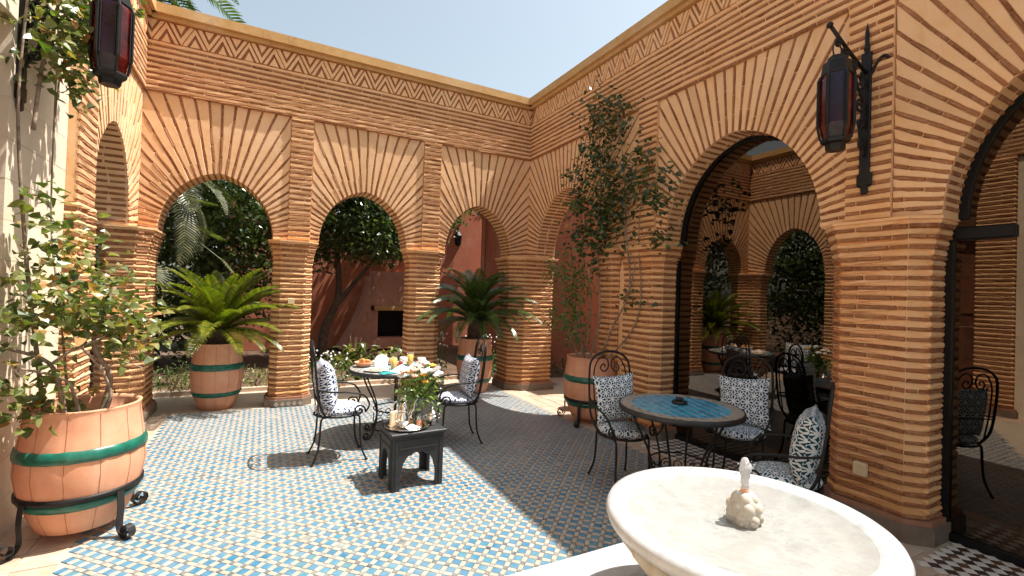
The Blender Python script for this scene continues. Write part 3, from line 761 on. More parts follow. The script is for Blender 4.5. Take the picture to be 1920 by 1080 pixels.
t = thing('wall_lamp', 'small black wall lamp on the pink wall seen through the right back arch', 'lamp', (1.32, 6.64, 3.02))
m = MB(); m.lathe([(.03, 0), (.10, .05), (.13, .32), (.06, .42), (.02, .5)], 6); m.tube([(0, 0, .46), (0, -.02, .55), (0, .1, .5)], .015); m.build('lantern_body', M['iron'], t)

# ------------------------------------------------------------------ plants
Z_UP = Vector((0, 0, 1))
def leaf_mesh(name, l, w_, fold=.25, curl=.15, pet=.25):
    vs = [(0, 0, 0), (pet*l, 0, 0), (.45*l, w_/2, fold*w_), (.55*l, 0, .02*l), (.45*l, -w_/2, fold*w_), (.8*l, w_*.32, fold*w_*.5-curl*l*.4), (.8*l, -w_*.32, fold*w_*.5-curl*l*.4), (l, 0, -curl*l)]
    fs = [(1, 3, 2), (1, 4, 3), (2, 3, 7, 5), (3, 4, 6, 7)]
    me = bpy.data.meshes.new(name); me.from_pydata(vs, [], fs); me.update()
    return me
LV = [leaf_mesh('leaf_a', 1, .62), leaf_mesh('leaf_b', 1, .5, .15, .25), leaf_mesh('leaf_c', 1, .7, .35, .05)]
LN = [leaf_mesh('leaf_n', 1, .3), leaf_mesh('leaf_m', 1, .36, .2, .3)]
def rand_mw(p, size, rnd, up=.35, face=None):
    d = Vector((rnd.gauss(0, 1), rnd.gauss(0, 1), rnd.gauss(-.25, .6)))
    if face is not None: d = d+Vector(face)*.2
    d.normalize(); n = Vector((rnd.gauss(0, .6), rnd.gauss(0, .6), up+rnd.random()))
    if face is not None: n += Vector(face)*.9
    n = n-d*n.dot(d)
    if n.length < 1e-3: n = Vector((0, 0, 1))
    n.normalize(); b_ = n.cross(d); s = size
    return Matrix(((d.x*s, b_.x*s, n.x*s, p[0]), (d.y*s, b_.y*s, n.y*s, p[1]), (d.z*s, b_.z*s, n.z*s, p[2]), (0, 0, 0, 1)))
def leaves(root, blobs, mats, rnd, size=(.05, .08), shapes=LV, limit=300, minpx=9, name='leaf', stuff='foliage', face=None, clump=5):
    pc = Pieces(root, name, limit)
    inv = root.matrix_world.inverted() if root.type == 'EMPTY' else Matrix()
    for (c, r, n) in blobs:
        k = 0
        while k < n:
            a = Vector((rnd.gauss(0, .5), rnd.gauss(0, .5), rnd.gauss(0, .5)))
            if a.length > 1.15: continue
            q = Vector((c[0]+a.x*r[0], c[1]+a.y*r[1], c[2]+a.z*r[2]))
            for _ in range(min(rnd.randint(2, clump), n-k)):
                p = q+Vector((rnd.gauss(0, .6), rnd.gauss(0, .6), rnd.gauss(0, .6)))*size[1]
                s = rnd.uniform(*size); mat = mats[0] if rnd.random() > .1 or len(mats) < 2 else rnd.choice(mats)
                pc.add(root, rnd.choice(shapes), rand_mw(p, s, rnd, face=face), s, mat); k += 1
    pc.finish(stuff, minpx)
def branchy(root, paths, mat, name='stem'):
    for pts, r0, r1 in paths:
        P = smooth_path(pts, 5); m = len(P); MB().tube(P, [r0+(r1-r0)*i/(m-1) for i in range(m)], 6).build(name, mat, root, True)

# barrel pots -------------------------------------------------------
def pot(label, loc, R, H, z0=0.0, stand=False, group='terracotta barrel pots', rz=0.0, soil=True):
    t = thing('barrel_pot', label, 'plant pot', loc, rz, group)
    prof0 = [(.66, 0), (.77, .10), (.92, .28), (1.0, .48), (.985, .62), (.93, .78), (.88, .95), (.885, .985)]
    pr = [(R*a, z0+H*b_) for a, b_ in prof0]
    S = 12
    def wob(a, z): return 1-.012*max(0, 1-abs(math.sin(a*S/2))*9)
    m = MB(); m.lathe(pr+[(R*.90, z0+H), (R*.84, z0+H), (R*.82, z0+H*.97), (R*.80, z0+H*.80), (.001, z0+H*.80)], 72, wob=wob); m.build('barrel', M['terracotta'], t, True)
    def rad(f):
        for (a0, b0), (a1, b1) in zip(prof0, prof0[1:]):
            if b0 <= f <= b1: return R*(a0+(a1-a0)*(f-b0)/(b1-b0))
        return R*.88
    m = MB()
    for k in range(S):
        a = 2*PI*k/S; P = []
        for f in [i/14 for i in range(15)]:
            if .60 < f < .70 or .22 < f < .30: pass
            rr = rad(f*.97)*.992; P.append((rr*math.cos(a), rr*math.sin(a), z0+H*f*.97))
        m.tube(P, .0017, 4)
    m.build('stave_seams', M['pot_seam'], t)
    for (f0, f1) in ((.60, .70), (.20, .275)):
        m = MB(); n = 72
        pr2 = [(rad(f0)*.99, z0+H*f0), (rad(f0)+.008, z0+H*(f0+.008)), (rad((f0+f1)/2)+.011, z0+H*(f0+f1)/2), (rad(f1)+.008, z0+H*(f1-.008)), (rad(f1)*.99, z0+H*f1)]
        m.lathe(pr2, n, cap=False, wob=(lambda a, z: 1+.006*math.sin(a*18)) if f0 > .5 else None); m.build('hoop', M['green'], t, True)
    m = MB(); m.lathe([(R*.80, z0+H*.80), (R*.6, z0+H*.835), (.01, z0+H*.84)], 24, cap=False); m.build('soil', M['soil'], t, True)
    if stand:
        st = thing('pot_stand', stand, 'pot stand', loc, rz, 'wrought iron pot stands')
        f = .30; rr = rad(f)+.003; m = MB(); m.lathe([(rr, z0+H*.275), (rr+.012, z0+H*.28), (rr+.012, z0+H*.32), (rr, z0+H*.325)], 48, cap=False); m.build('ring', M['iron'], st, True)
        for k in range(4):
            a = 2*PI*k/4+.35; ux = Vector((math.cos(a), math.sin(a), 0)); uz = Vector((0, 0, 1))
            P = [ux*(rr+.012)+uz*(z0+H*.30), ux*(rr+.02)+uz*(z0+H*.15), ux*(rr+.015)+uz*.07, ux*(rr+.05)+uz*.015]
            P = smooth_path(P, 5)+spiral(ux*(rr+.075)+uz*.055, .052, .015, -PI*.6, 1.3, ux, uz, 16)
            m = MB(); n_ = Vector((-math.sin(a), math.cos(a), 0)); hw_ = .021; vs = []
            for p in P: vs += [p-n_*hw_, p+n_*hw_]
            th_ = .005
            for p in P: vs += [p-n_*hw_+ux*th_, p+n_*hw_+ux*th_]
            L = len(P); fs = []
            for i in range(L-1):
                fs += [(2*i, 2*i+1, 2*i+3, 2*i+2), (2*L+2*i, 2*L+2*i+2, 2*L+2*i+3, 2*L+2*i+1), (2*i, 2*i+2, 2*L+2*i+2, 2*L+2*i), (2*i+1, 2*L+2*i+1, 2*L+2*i+3, 2*i+3)]
            m.add(vs, fs); m.build('leg', M['iron_worn'], st)
    return t
P1 = (-4.90, -2.99, 0); P2 = (-4.42, .25, 0); P3 = (-.87, .06, 0); P4 = (-.20, -2.09, 0)
pot('large terracotta barrel pot with green hoops in front of the left wall', P1, .318, .74, .07, 'black iron stand with scrolled feet under the large left pot', rz=.5)
pot('sunlit terracotta barrel pot holding a cycad under the left back arch', P2, .30, .84)
pot('terracotta barrel pot holding a cycad under the right back arch', P3, .29, .86)
pot('terracotta barrel pot holding the climber behind the blue tiled table', P4, .335, .76, .07, 'black iron stand with scrolled feet under the climber pot', rz=.2)
t = thing('flower_pot', 'small plain terracotta pot beside the climber pot', 'plant pot', (.02, -1.52, 0))
m = MB(); m.lathe([(.11, 0), (.15, .17), (.165, .18), (.17, .22), (.15, .22), (.14, .17)], 20); m.build('bowl', M['terracotta'], t, True)

# cycads
def frond_mesh(name, L, droop, width, n=34, seed=1, hwf=.46):
    rnd = random.Random(seed); m = MB(); P = []
    a = 0; x = z = 0.0
    for i in range(n+1):
        t = i/n; P.append(Vector((x, 0, z))); ang = droop[0]-(droop[0]-droop[1])*t**1.3; x += math.cos(ang)*L/n; z += math.sin(ang)*L/n
    m.tube(P[::3]+[P[-1]], [.008*(1-.8*i/(len(P[::3]))) for i in range(len(P[::3])+1)], 4)
    for i in range(3, n+1):
        t = i/n; w_ = width*(math.sin(PI*min(1, .12+t*.86))**.7)*rnd.uniform(.9, 1.08); tg = (P[i]-P[i-1]).normalized()
        up = Vector((-tg.z, 0, tg.x))
        for s in (-1, 1):
            d = (Vector((0, s, 0))*.80+tg*.62+up*.30).normalized(); b0 = P[i]; tip = b0+d*w_-up*(.10*w_)+Vector((0, 0, -rnd.uniform(0, .14)*w_)); hw_ = L/n*hwf
            mid = b0+d*w_*.55+up*.01
            m.add([b0-tg*hw_*.6, b0+tg*hw_*.6, mid+tg*hw_, mid-tg*hw_, tip], [(0, 1, 2, 3), (3, 2, 4)])
    me = bpy.data.meshes.new(name); me.from_pydata(m.v, [], m.f); me.update(); return me
def cycad(label, loc, zc, n, L, mat, elev, seed, trunk=(.13, .16)):
    t = thing('cycad', label, 'cycad', (loc[0], loc[1], zc)); rnd = random.Random(seed)
    m = MB(); m.lathe([(trunk[0]*.8, -.16), (trunk[0], -.05), (trunk[0]*1.05, trunk[1]*.4), (trunk[0]*.8, trunk[1]), (.02, trunk[1]+.06)], 14, wob=lambda a, z: 1+.10*math.sin(a*9+z*70)); m.build('trunk', M['dark_bark'], t)
    vars_ = []
    for k in range(5):
        e = elev[0]+(elev[1]-elev[0])*k/4
        me = frond_mesh('frond', L*(1 if k else .85), (e+.35, e-elev[2]), .165, 46, seed=seed+k); me.materials.append(M[mat]); vars_.append(me)
    for k in range(n):
        f = (k+.5)/n; v = vars_[min(4, int((1-f)*5))]; a = k*2.39996+rnd.uniform(-.15, .15)
        link('frond', v, t, Matrix.Translation((.03*math.cos(a), .03*math.sin(a), trunk[1]*.85))@Matrix.Rotation(a, 4, 'Z')@Matrix.Rotation(rnd.uniform(-.12, .12), 4, 'X')@Matrix.Scale(rnd.uniform(.86, 1.08), 4))
cycad('bright green cycad in the pot under the left back arch', P2, .86, 54, .98, 'leaf_cycad', (-.28, .98, .55), 3)
cycad('dark glossy cycad with drooping fronds under the right back arch', P3, .88, 60, 1.06, 'leaf_cycad_shaded', (-.1, 1.2, 1.0), 9, (.12, .28))

# climber on the right wall
rp = random.Random(21)
cl = thing('climbing_plant', 'tall dark leaved climber trained up the right wall from its barrel pot', 'climber', (0, 0, 0))
def on_wall(s, z, d=.12): return (-d, -s, z)
stems = []
for (pts, r0, r1) in (([(-.2, -2.02, .70), (-.12, -2.15, 1.3), (-.10, -2.05, 2.2), (-.12, -2.1, 3.0), (-.12, -2.0, 3.9)], .016, .006),
    ([(-.15, -2.15, .70), (-.08, -2.35, 1.2), (-.06, -2.62, 1.7), (-.08, -2.55, 2.4), (-.1, -2.5, 3.2), (-.1, -2.35, 3.9)], .014, .006),
    ([(-.22, -2.2, .70), (-.07, -2.55, 1.05), (-.05, -2.8, 1.5), (-.06, -2.75, 2.3), (-.1, -2.85, 3.0)], .012, .005),
    ([(-.25, -2.0, .70), (-.1, -1.95, 1.5), (-.1, -1.75, 2.1), (-.14, -1.7, 2.9)], .012, .005),
    ([(-.06, -2.62, 1.7), (-.08, -2.72, 2.0), (-.06, -2.5, 2.3), (-.08, -2.65, 2.8)], .008, .004),
    ([(-.1, -2.5, 3.0), (-.1, -2.85, 2.9), (-.16, -3.15, 2.75), (-.2, -3.3, 2.65)], .007, .003),
    ([(-.06, -2.75, 2.3), (-.1, -3.0, 2.3), (-.15, -3.25, 2.25)], .006, .003),
    ([(-.2, -2.0, .70), (-.2, -1.7, 1.4), (-.25, -1.45, 1.9), (-.3, -1.2, 2.1)], .009, .004),
    ([(-.25, -2.05, .70), (-.3, -1.8, 1.3), (-.3, -1.55, 1.6)], .008, .004)): stems.append((pts, r0, r1))
branchy(cl, stems, M['bark'])
blobs = [((-.16, -2.05, 4.05), (.14, .32, .22), 80), ((-.15, -2.25, 3.75), (.14, .45, .28), 130), ((-.16, -2.05, 3.35), (.16, .50, .3), 190), ((-.15, -2.35, 3.0), (.16, .42, .3), 170),
    ((-.17, -1.8, 2.85), (.16, .35, .28), 130), ((-.15, -2.1, 2.5), (.16, .42, .3), 190), ((-.15, -2.45, 2.6), (.14, .3, .25), 90), ((-.17, -1.75, 2.35), (.16, .3, .2), 80),
    ((-.2, -3.15, 2.85), (.1, .25, .18), 55), ((-.2, -3.2, 2.62), (.1, .2, .1), 40), ((-.18, -3.2, 2.25), (.1, .22, .09), 34), ((-.12, -2.85, 3.1), (.1, .2, .25), 40), ((-.12, -2.0, 2.1), (.12, .25, .25), 60), ((-.1, -2.6, 1.62), (.05, .08, .06), 12), ((-.1, -2.95, 1.55), (.05, .06, .04), 10)]
blobs = [(c, (r[0], r[1]*1.3, r[2]*1.15), int(n*1.5)) for c, r, n in blobs]
leaves(cl, blobs, [M['leaf_dark'], M['leaf_mid'], M['leaf_dry']], rp, (.06, .11), face=(-.9, -.4, .25), limit=300)
sh = thing('leafy_shrub', 'light green loose shrub growing beside the climber in the same pot', 'shrub', (0, 0, 0))
branchy(sh, [([(-.3, -2.0, .72), (-.4, -1.85, 1.2), (-.42, -1.7, 1.75), (-.5, -1.5, 2.1)], .008, .003), ([(-.3, -2.1, .72), (-.3, -1.95, 1.3), (-.25, -1.85, 1.9)], .008, .003), ([(-.28, -2.05, .72), (-.4, -1.9, 1.05), (-.55, -1.75, 1.3)], .006, .003)], M['bark'])
leaves(sh, [(c, r, int(n*1.5)) for c, r, n in [((-.34, -1.82, 1.55), (.2, .25, .35), 190), ((-.34, -1.9, 1.2), (.22, .25, .3), 160), ((-.42, -1.6, 1.95), (.15, .25, .22), 90), ((-.5, -1.75, 1.35), (.15, .2, .2), 60), ((-.25, -1.9, 1.9), (.14, .2, .25), 70)]], [M['leaf_mid'], M['leaf_light']], rp, (.06, .10), LN, limit=200)

# shrub in the large left pot
ls = thing('potted_shrub', 'sunlit woody shrub with pale green leaves in the large left pot', 'shrub', (0, 0, 0))
bx, by = P1[0], P1[1]
branchy(ls, [([(bx+.05, by+.05, .66), (bx+.10, by+.07, .95), (bx+.02, by+.02, 1.2), (bx+.1, by+.1, 1.55)], .020, .010),
    ([(bx+.08, by-.08, .66), (bx+.13, by-.04, .85), (bx+.08, by-.1, 1.05), (bx-.02, by-.25, 1.25)], .012, .006),
    ([(bx-.05, by-.15, .66), (bx-.07, by-.18, .9), (bx-.12, by-.22, 1.1), (bx-.28, by-.3, 1.2), (bx-.3, by-.6, 1.28)], .016, .008),
    ([(bx, by-.12, .66), (bx-.01, by-.14, .85), (bx-.06, by-.2, 1.0), (bx-.2, by-.4, 1.1)], .014, .006),
    ([(bx-.12, by-.22, 1.08), (bx-.02, by-.2, 1.17), (bx+.1, by-.05, 1.25), (bx+.2, by+.1, 1.4)], .009, .005),
    ([(bx-.15, by-.1, .66), (bx-.25, by+.0, 1.2), (bx-.3, by-.05, 1.8), (bx-.34, by-.1, 2.6), (bx-.3, by-.15, 3.3)], .014, .006),
    ([(bx-.1, by+.1, .66), (bx-.2, by+.2, 1.4), (bx-.28, by+.25, 2.0), (bx-.3, by+.3, 3.2)], .008, .004),
    ([(bx+.02, by-.2, 1.0), (bx+.15, by+.05, 1.05), (bx+.27, by+.1, 1.0)], .005, .003)], M['bark'])
rl = random.Random(33)
leaves(ls, [(c, r, int(n*1.2)) for c, r, n in [((bx-.05, by-.05, 1.55), (.30, .42, .20), 190), ((bx-.1, by-.15, 1.38), (.33, .45, .15), 170), ((bx+.12, by+.05, 1.32), (.25, .35, .10), 130), ((bx-.12, by+.05, 1.75), (.2, .3, .15), 70), ((bx-.2, by-.3, 1.05), (.15, .25, .15), 50), ((bx+.16, by+.12, 1.15), (.16, .25, .08), 50), ((bx-.22, by-.0, 2.0), (.1, .25, .2), 40), ((bx-.05, by-.05, .78), (.2, .2, .06), 40), ((bx-.2, by-.25, .85), (.12, .2, .1), 40)]],
    [M['leaf_light'], M['leaf_dry']], rl, (.06, .105), limit=300, face=(.5, -.3, .3))
lv = thing('wall_climber', 'leafy climber hanging over the top left of the cream wall', 'climber', (0, 0, 0))
branchy(lv, [([(-5.2, -3.0, 2.5), (-5.18, -2.95, 3.0), (-5.15, -2.8, 3.5), (-5.1, -2.7, 3.9)], .012, .006), ([(-5.15, -2.9, 3.2), (-5.05, -2.75, 3.35), (-4.95, -2.6, 3.55)], .006, .003), ([(-5.2, -2.7, 2.3), (-5.2, -2.65, 2.9), (-5.15, -2.6, 3.4)], .005, .003)], M['bark'])
leaves(lv, [(c, r, int(n*1.6)) for c, r, n in [((-5.1, -2.85, 3.35), (.16, .28, .25), 150), ((-5.1, -2.65, 3.25), (.14, .25, .22), 120), ((-5.05, -2.6, 3.55), (.16, .25, .2), 80), ((-5.12, -3.0, 3.0), (.12, .2, .2), 60), ((-5.12, -2.7, 2.95), (.1, .2, .15), 45), ((-4.95, -2.55, 3.62), (.15, .15, .08), 30)]], [M['leaf_light'], M['leaf_mid']], rl, (.06, .10), limit=200, face=(.5, -.4, .2))

# garden trees
def tree(label, x, y, h, crowns, n, trunk, seed, size=(.10, .19), mat='leaf_tree', cat='tree', name='garden_tree'):
    t = thing(name, label, cat, (x, y, 0), 0, 'trees in the garden behind the arcade'); rnd = random.Random(seed)
    m = MB()
    for pts, r0, r1 in trunk:
        P = smooth_path(pts, 4); m.tube(P, [r0+(r1-r0)*i/(len(P)-1) for i in range(len(P))], 8)
    m.build('trunk', M['dark_bark'], t, True)
    m = MB(); tot = sum(c[1][0]*c[1][1]*c[1][2] for c in crowns)
    for (c, r) in crowns:
        for _ in range(int(n*r[0]*r[1]*r[2]/tot)):
            a = Vector((rnd.gauss(0, 1), rnd.gauss(0, 1), rnd.gauss(0, 1))); a.normalize(); a *= rnd.random()**.45
            if rnd.random() < .5: a = Vector([round(v*2.4)/2.4+rnd.gauss(0, .10) for v in a])
            mw = rand_mw((c[0]+a.x*r[0], c[1]+a.y*r[1], c[2]+a.z*r[2]), rnd.uniform(*size), rnd)
            me = rnd.choice(LN if rnd.random() < .4 else LV); m.add([mw@v.co for v in me.vertices], [tuple(f.vertices) for f in me.polygons])
    m.build('crown', M[mat], t)
tree('dense dark tree filling the left back arch', -4.9, 4.6, 5, [((0, 0, 3.4), (1.7, 1.3, 1.6)), ((.6, -.6, 2.5), (1.1, .9, .9)), ((-.9, -.3, 2.6), (.9, .9, .9)), ((.2, .4, 1.5), (1.4, .9, .8)), ((-1.0, .2, .8), (1.4, .7, .8)), ((.2, -1.5, 4.2), (1.7, 1.0, .4))], 12500, [([(0, 0, 0), (.1, 0, 1.2), (-.1, .1, 2.4), (0, 0, 3.8)], .14, .05)], 5)  # last crown is added overhead, out of view, to shade the garden ground
tree('crooked tree with a forked trunk behind the middle back arch', -2.5, 4.2, 5, [((.35, 0, 3.5), (1.4, 1.1, 1.1)), ((.8, -.3, 2.75), (.95, .8, .6)), ((-.5, .2, 2.7), (.9, .8, .8)), ((.1, 0, 4.4), (1.2, 1.1, .9)), ((1.9, .2, 3.7), (1.2, 1.1, .8)), ((1.2, .2, 2.75), (.8, .7, .45))], 19000, [([(-.25, 0, 0), (-.2, 0, .7), (.05, 0, 1.4), (.0, 0, 2.4)], .12, .05), ([(.0, 0, 1.2), (.4, -.1, 1.75), (.8, -.2, 2.3)], .07, .03)], 6, (.09, .16))
tree('tall dark tree far left behind the palms', -8.2, 4.2, 6, [((0, 0, 3.2), (1.8, 1.6, 2.2)), ((1.2, 0, 1.5), (1.2, 1, 1.4))], 8000, [([(0, 0, 0), (.1, .1, 2), (0, 0, 4)], .16, .05)], 8)
tree('dense dark tree at the back of the garden between the arches', -3.7, 7.9, 6, [((0, 0, 3.3), (2.4, 1.0, 2.4))], 9000, [([(0, 0, 0), (.1, .1, 2), (0, 0, 4)], .18, .05)], 10)
tree('tall dark hedge tree at the back left of the garden', -7.0, 8.2, 6, [((0, 0, 2.6), (2.6, 1.0, 2.8)), ((1.5, -.6, 1.2), (2.0, .8, 1.2))], 10000, [([(0, 0, 0), (.1, .1, 2), (0, 0, 4)], .18, .05)], 12)
tree('added spreading tree shading the pink garden house', .5, 5.4, 6, [((0, .3, 4.7), (2.3, .9, .9)), ((-1.2, .4, 4.4), (1.3, .8, .7))], 4800, [([(-.45, .3, 0), (-.46, .3, 2.5), (-.2, .3, 4.3)], .11, .05)], 14)  # tree added to shade the pink house wall, trunk hidden by a pier
tree('dark tree standing outside the left arch', -8.3, -.8, 6, [((0, 0, 2.4), (1.3, 2.2, 2.4)), ((-.3, -2.4, 2.2), (1.2, 1.6, 2.2)), ((.6, 1.2, 2.6), (.9, 1.2, 2.4))], 17000, [([(0, 0, 0), (.1, .1, 2), (0, 0, 4)], .16, .05)], 18)
# date palm whose fronds show over the cornice and through the left arch
def palm(label, x, y, h, n, L, seed, elev=(-.9, 1.1), hwf=.24, mat='leaf_palm'):
    t = thing('palm_tree', label, 'palm', (x, y, 0)); rnd = random.Random(seed)
    m = MB(); m.lathe([(.2, 0), (.16, h*.3), (.15, h*.8), (.20, h), (.05, h+.25)], 12, wob=lambda a, z: 1+.08*math.sin(a*6+z*22)); m.build('trunk', M['dark_bark'], t)
    vs_ = []
    for k in range(5):
        e = elev[0]+(elev[1]-elev[0])*k/4; me = frond_mesh('palm_frond', L, (e+.45, e-.85), .40, 46, seed+k, hwf); me.materials.append(M[mat]); vs_.append(me)
    for k in range(n):
        f = (k+.5)/n; a = k*2.39996; link('frond', vs_[min(4, int((1-f)*5))], t, Matrix.Translation((0, 0, h))@Matrix.Rotation(a, 4, 'Z')@Matrix.Rotation(rnd.uniform(-.3, .3), 4, 'X')@Matrix.Scale(rnd.uniform(.85, 1.1), 4))
palm('tall palm whose fronds rise over the coping at top left', -6.7, 3.6, 7.6, 60, 2.9, 41, hwf=.42, mat='leaf_tree')
palm('low palm with pale hanging fronds inside the left back arch', -5.75, 2.7, 3.5, 40, 1.9, 51)
# fan palm with pale hanging leaves
t = thing('fan_palm', 'fan palm with pale drooping fan leaves behind the left back arch', 'palm', (-5.75, 2.3, 0)); rnd = random.Random(61)
m = MB(); m.lathe([(.11, 0), (.09, 1.0), (.10, 2.3), (.03, 2.45)], 10, wob=lambda a, z: 1+.1*math.sin(a*5+z*25)); m.build('trunk', M['dark_bark'], t)
for (tx, ty, tz, r, dn) in ((.30, -.45, 1.75, .40, -.9), (-.3, -.3, 2.0, .42, -.8), (.75, -.1, 2.95, .45, -.1), (.25, -.5, 2.95, .45, .2), (-.4, -.2, 3.0, .45, .3), (.9, .2, 2.5, .42, -.4), (1.25, -.1, 1.95, .30, -.9)):
    a0 = math.atan2(ty, tx); m = MB(); top = Vector((0, 0, 2.35)); c = Vector((tx, ty, tz)); m.tube(smooth_path([top, (top+c)/2+Vector((0, 0, .25)), c], 4), .008, 5)
    o = Vector((math.cos(a0), math.sin(a0), 0)); o = (o*math.cos(dn)+Z_UP*math.sin(dn)).normalized(); sd = Vector((-math.sin(a0), math.cos(a0), 0))
    nn = 22
    for k in range(nn):
        b0 = (k/(nn-1)-.5)*4.4; d = o*math.cos(b0)+sd*math.sin(b0); w_ = d.cross(o.cross(sd)).normalized()*.017; L = r*rnd.uniform(.85, 1.0)*(1-.12*abs(b0)/2.2); dr = Vector((0, 0, -.06*L))
        m.add([c, c+d*L*.5+w_, c+d*L+dr, c+d*L*.5-w_], [(0, 1, 2, 3)])
    m.build('fan_leaf', M['leaf_palm'], t)
# low planting along the garden path
GP = 'low plants along the garden path'
def low_plant(label, x, y, r, h, n, mats, shapes=LN, flowers=0, size=(.06, .10)):
    t = thing('low_plant', label, 'plant', (x, y, 0), 0, GP); bpy.context.view_layer.update(); rnd = random.Random(int(x*100+y*10))
    st = MB()
    for k in range(7):
        a = rnd.uniform(0, 2*PI); q = rnd.uniform(.2, .9)*r; st.tube([(0, 0, 0), (q*.5*math.cos(a), q*.5*math.sin(a), h*.5), (q*math.cos(a), q*math.sin(a), h*rnd.uniform(.7, 1))], .004, 4)
    st.build('stems', M['bark'], t); m = MB()
    for k in range(n):
        a = rnd.uniform(0, 2*PI); q = math.sqrt(rnd.random())*r; z = h*rnd.random()**.7*(1-.5*(q/r)**2); mw = rand_mw((q*math.cos(a), q*math.sin(a), z), rnd.uniform(*size), rnd, up=.6); me = rnd.choice(shapes)
        m.add([mw@v.co for v in me.vertices], [tuple(f.vertices) for f in me.polygons])
    m.build('foliage', mats, t)
    if flowers:
        m = MB()
        for k in range(flowers):
            a = rnd.uniform(0, 2*PI); q = math.sqrt(rnd.random())*r; m.sphere((q*math.cos(a), q*math.sin(a), h*rnd.uniform(.8, 1.1)), .018, 6, 4)
        m.build('blossoms', M['white_petal'], t)
low_plant('bright low plant left of the left cycad pot', -5.05, 1.45, .38, .45, 220, M['leaf_mid'])
low_plant('low trailing plant between the left cycad pot and its neighbour', -4.75, 1.7, .4, .28, 160, M['leaf_light'])
low_plant('low leafy plant right of the left cycad pot', -3.98, 1.5, .32, .36, 200, M['leaf_light'])
low_plant('white flowering bush behind the left breakfast chair', -2.95, 1.4, .42, .5, 380, M['leaf_mid'], flowers=26)
low_plant('strappy bright green plant behind the breakfast table', -2.45, 1.7, .25, .75, 150, M['leaf_light'], size=(.16, .26))
low_plant('strappy green plant left of the middle pier', -1.85, 1.5, .34, .62, 170, M['leaf_light'], size=(.16, .26))
low_plant('white flowering plant left of the right cycad pot', -1.32, .75, .24, .8, 300, M['leaf_mid'], flowers=24)
low_plant('white flowering plant right of the right cycad pot', -.28, 1.1, .32, .75, 340, M['leaf_mid'], flowers=40)
low_plant('dark ground plant on the shaded path right of the corner pier', 1.1, .9, .35, .5, 200, M['leaf_dark'])

# ------------------------------------------------------------------ wrought iron chairs and tables
X3, Y3, Z3 = Vector((1, 0, 0)), Vector((0, 1, 0)), Vector((0, 0, 1))
def make_chair(label):
    t = thing('garden_chair', label, 'chair', group='wrought iron garden chairs'); r = .0085
    ring = [(.215*math.cos(a), .205*math.sin(a), .425) for a in [2*PI*k/28 for k in range(28)]]
    m = MB(); m.tube(ring, .010, 6, True); m.build('seat_frame', M['iron'], t, True)
    m = MB()
    for k in (-3, -2, -1, 0, 1, 2, 3):
        x = k*.055; hwid = .2*math.sqrt(max(0, 1-(x/.215)**2)); m.tube([(x, -hwid, .425), (x+.015, -hwid*.3, .413), (x-.015, hwid*.3, .413), (x, hwid, .425)], .004, 4); m.tube([(-hwid, x, .42), (hwid, x, .42)], .004, 4)
    m.build('seat_mesh', M['iron'], t)
    for sx in (1, -1):
        for sy in (1, -1):
            P = smooth_path([(sx*.12, sy*.17, .425), (sx*.165, sy*.155, .40), (sx*.175, sy*.155, .25), (sx*.19, sy*.165, .12), (sx*.235, sy*.185, .01)], 5)
            m = MB(); m.tube(P, .0095, 6); m.sphere((sx*.235, sy*.185, .012), .014, 8, 5); m.build('leg', M['iron'], t, True)
    def bx_(z): return -.19-.065*max(0, (z-.45))/.64
    hw_ = [(.92, .205), (1.0, .19), (1.055, .145), (1.085, .08)]
    hoop = [(-.13, -.165, .425), (-.185, -.205, .54), (bx_(.75), -.21, .75)]+[(bx_(z), -y, z) for z, y in hw_]+[(bx_(1.09), 0, 1.095)]+[(bx_(z), y, z) for z, y in hw_[::-1]]+[(bx_(.75), .21, .75), (-.185, .205, .54), (-.13, .165, .425)]
    m = MB(); m.tube(smooth_path(hoop, 5), .0105, 6); m.build('back_hoop', M['iron'], t, True)
    for s in (-1, 1):
        P = smooth_path([(bx_(z), s*y, z) for z, y in ((.47, .14), (.65, .16), (.82, .165), (.94, .155), (1.02, .115), (1.045, .07), (1.02, .025), (.965, .014), (.925, .04), (.92, .075), (.95, .095), (.98, .075), (.975, .05), (.955, .052))], 5)
        m = MB(); m.tube(P, .0065, 5); m.build('back_scroll', M['iron'], t, True)
    m = MB(); m.tube([(bx_(.66), -.20, .66), (bx_(.66), .20, .66)], .006, 5); m.build('back_rail', M['iron'], t, True)
    for s in (-1, 1):
        P = smooth_path([(bx_(.68), s*.20, .68), (-.10, s*.245, .665), (.06, s*.265, .655), (.18, s*.26, .62), (.235, s*.235, .53), (.21, s*.20, .455)], 5)
        P += spiral((.155, s*.195, .47), .055, .014, -.2, 1.35, X3, Z3, 18)
        m = MB(); m.tube(P, .0085, 6); m.build('arm', M['iron'], t, True)
    return t
def pillow_mesh(w_, h_, th, n=14, pinch=.10, seed=0):
    m = MB(); m.uv = []; rnd = random.Random(seed); idx = {}
    for side in (1, -1):
        for i in range(n+1):
            for j in range(n+1):
                u, v = i/n*2-1, j/n*2-1; k = (max(0, 1-abs(u)**3.2)**.5)*(max(0, 1-abs(v)**3.2)**.5)
                px_ = u*w_/2*(1-pinch*(1-v*v)*abs(u)); py_ = v*h_/2*(1-pinch*(1-u*u)*abs(v)); zz = side*th/2*k+rnd.uniform(-.002, .002)
                m.v.append((px_, py_, zz)); m.uv.append((u*w_/2+side*.3, v*h_/2))
    N = (n+1)*(n+1)
    for sd in (0, 1):
        for i in range(n):
            for j in range(n):
                a = sd*N+i*(n+1)+j; q = (a, a+n+1, a+n+2, a+1); m.f.append(q if sd == 0 else q[::-1]); m.mi.append(0)
    return m
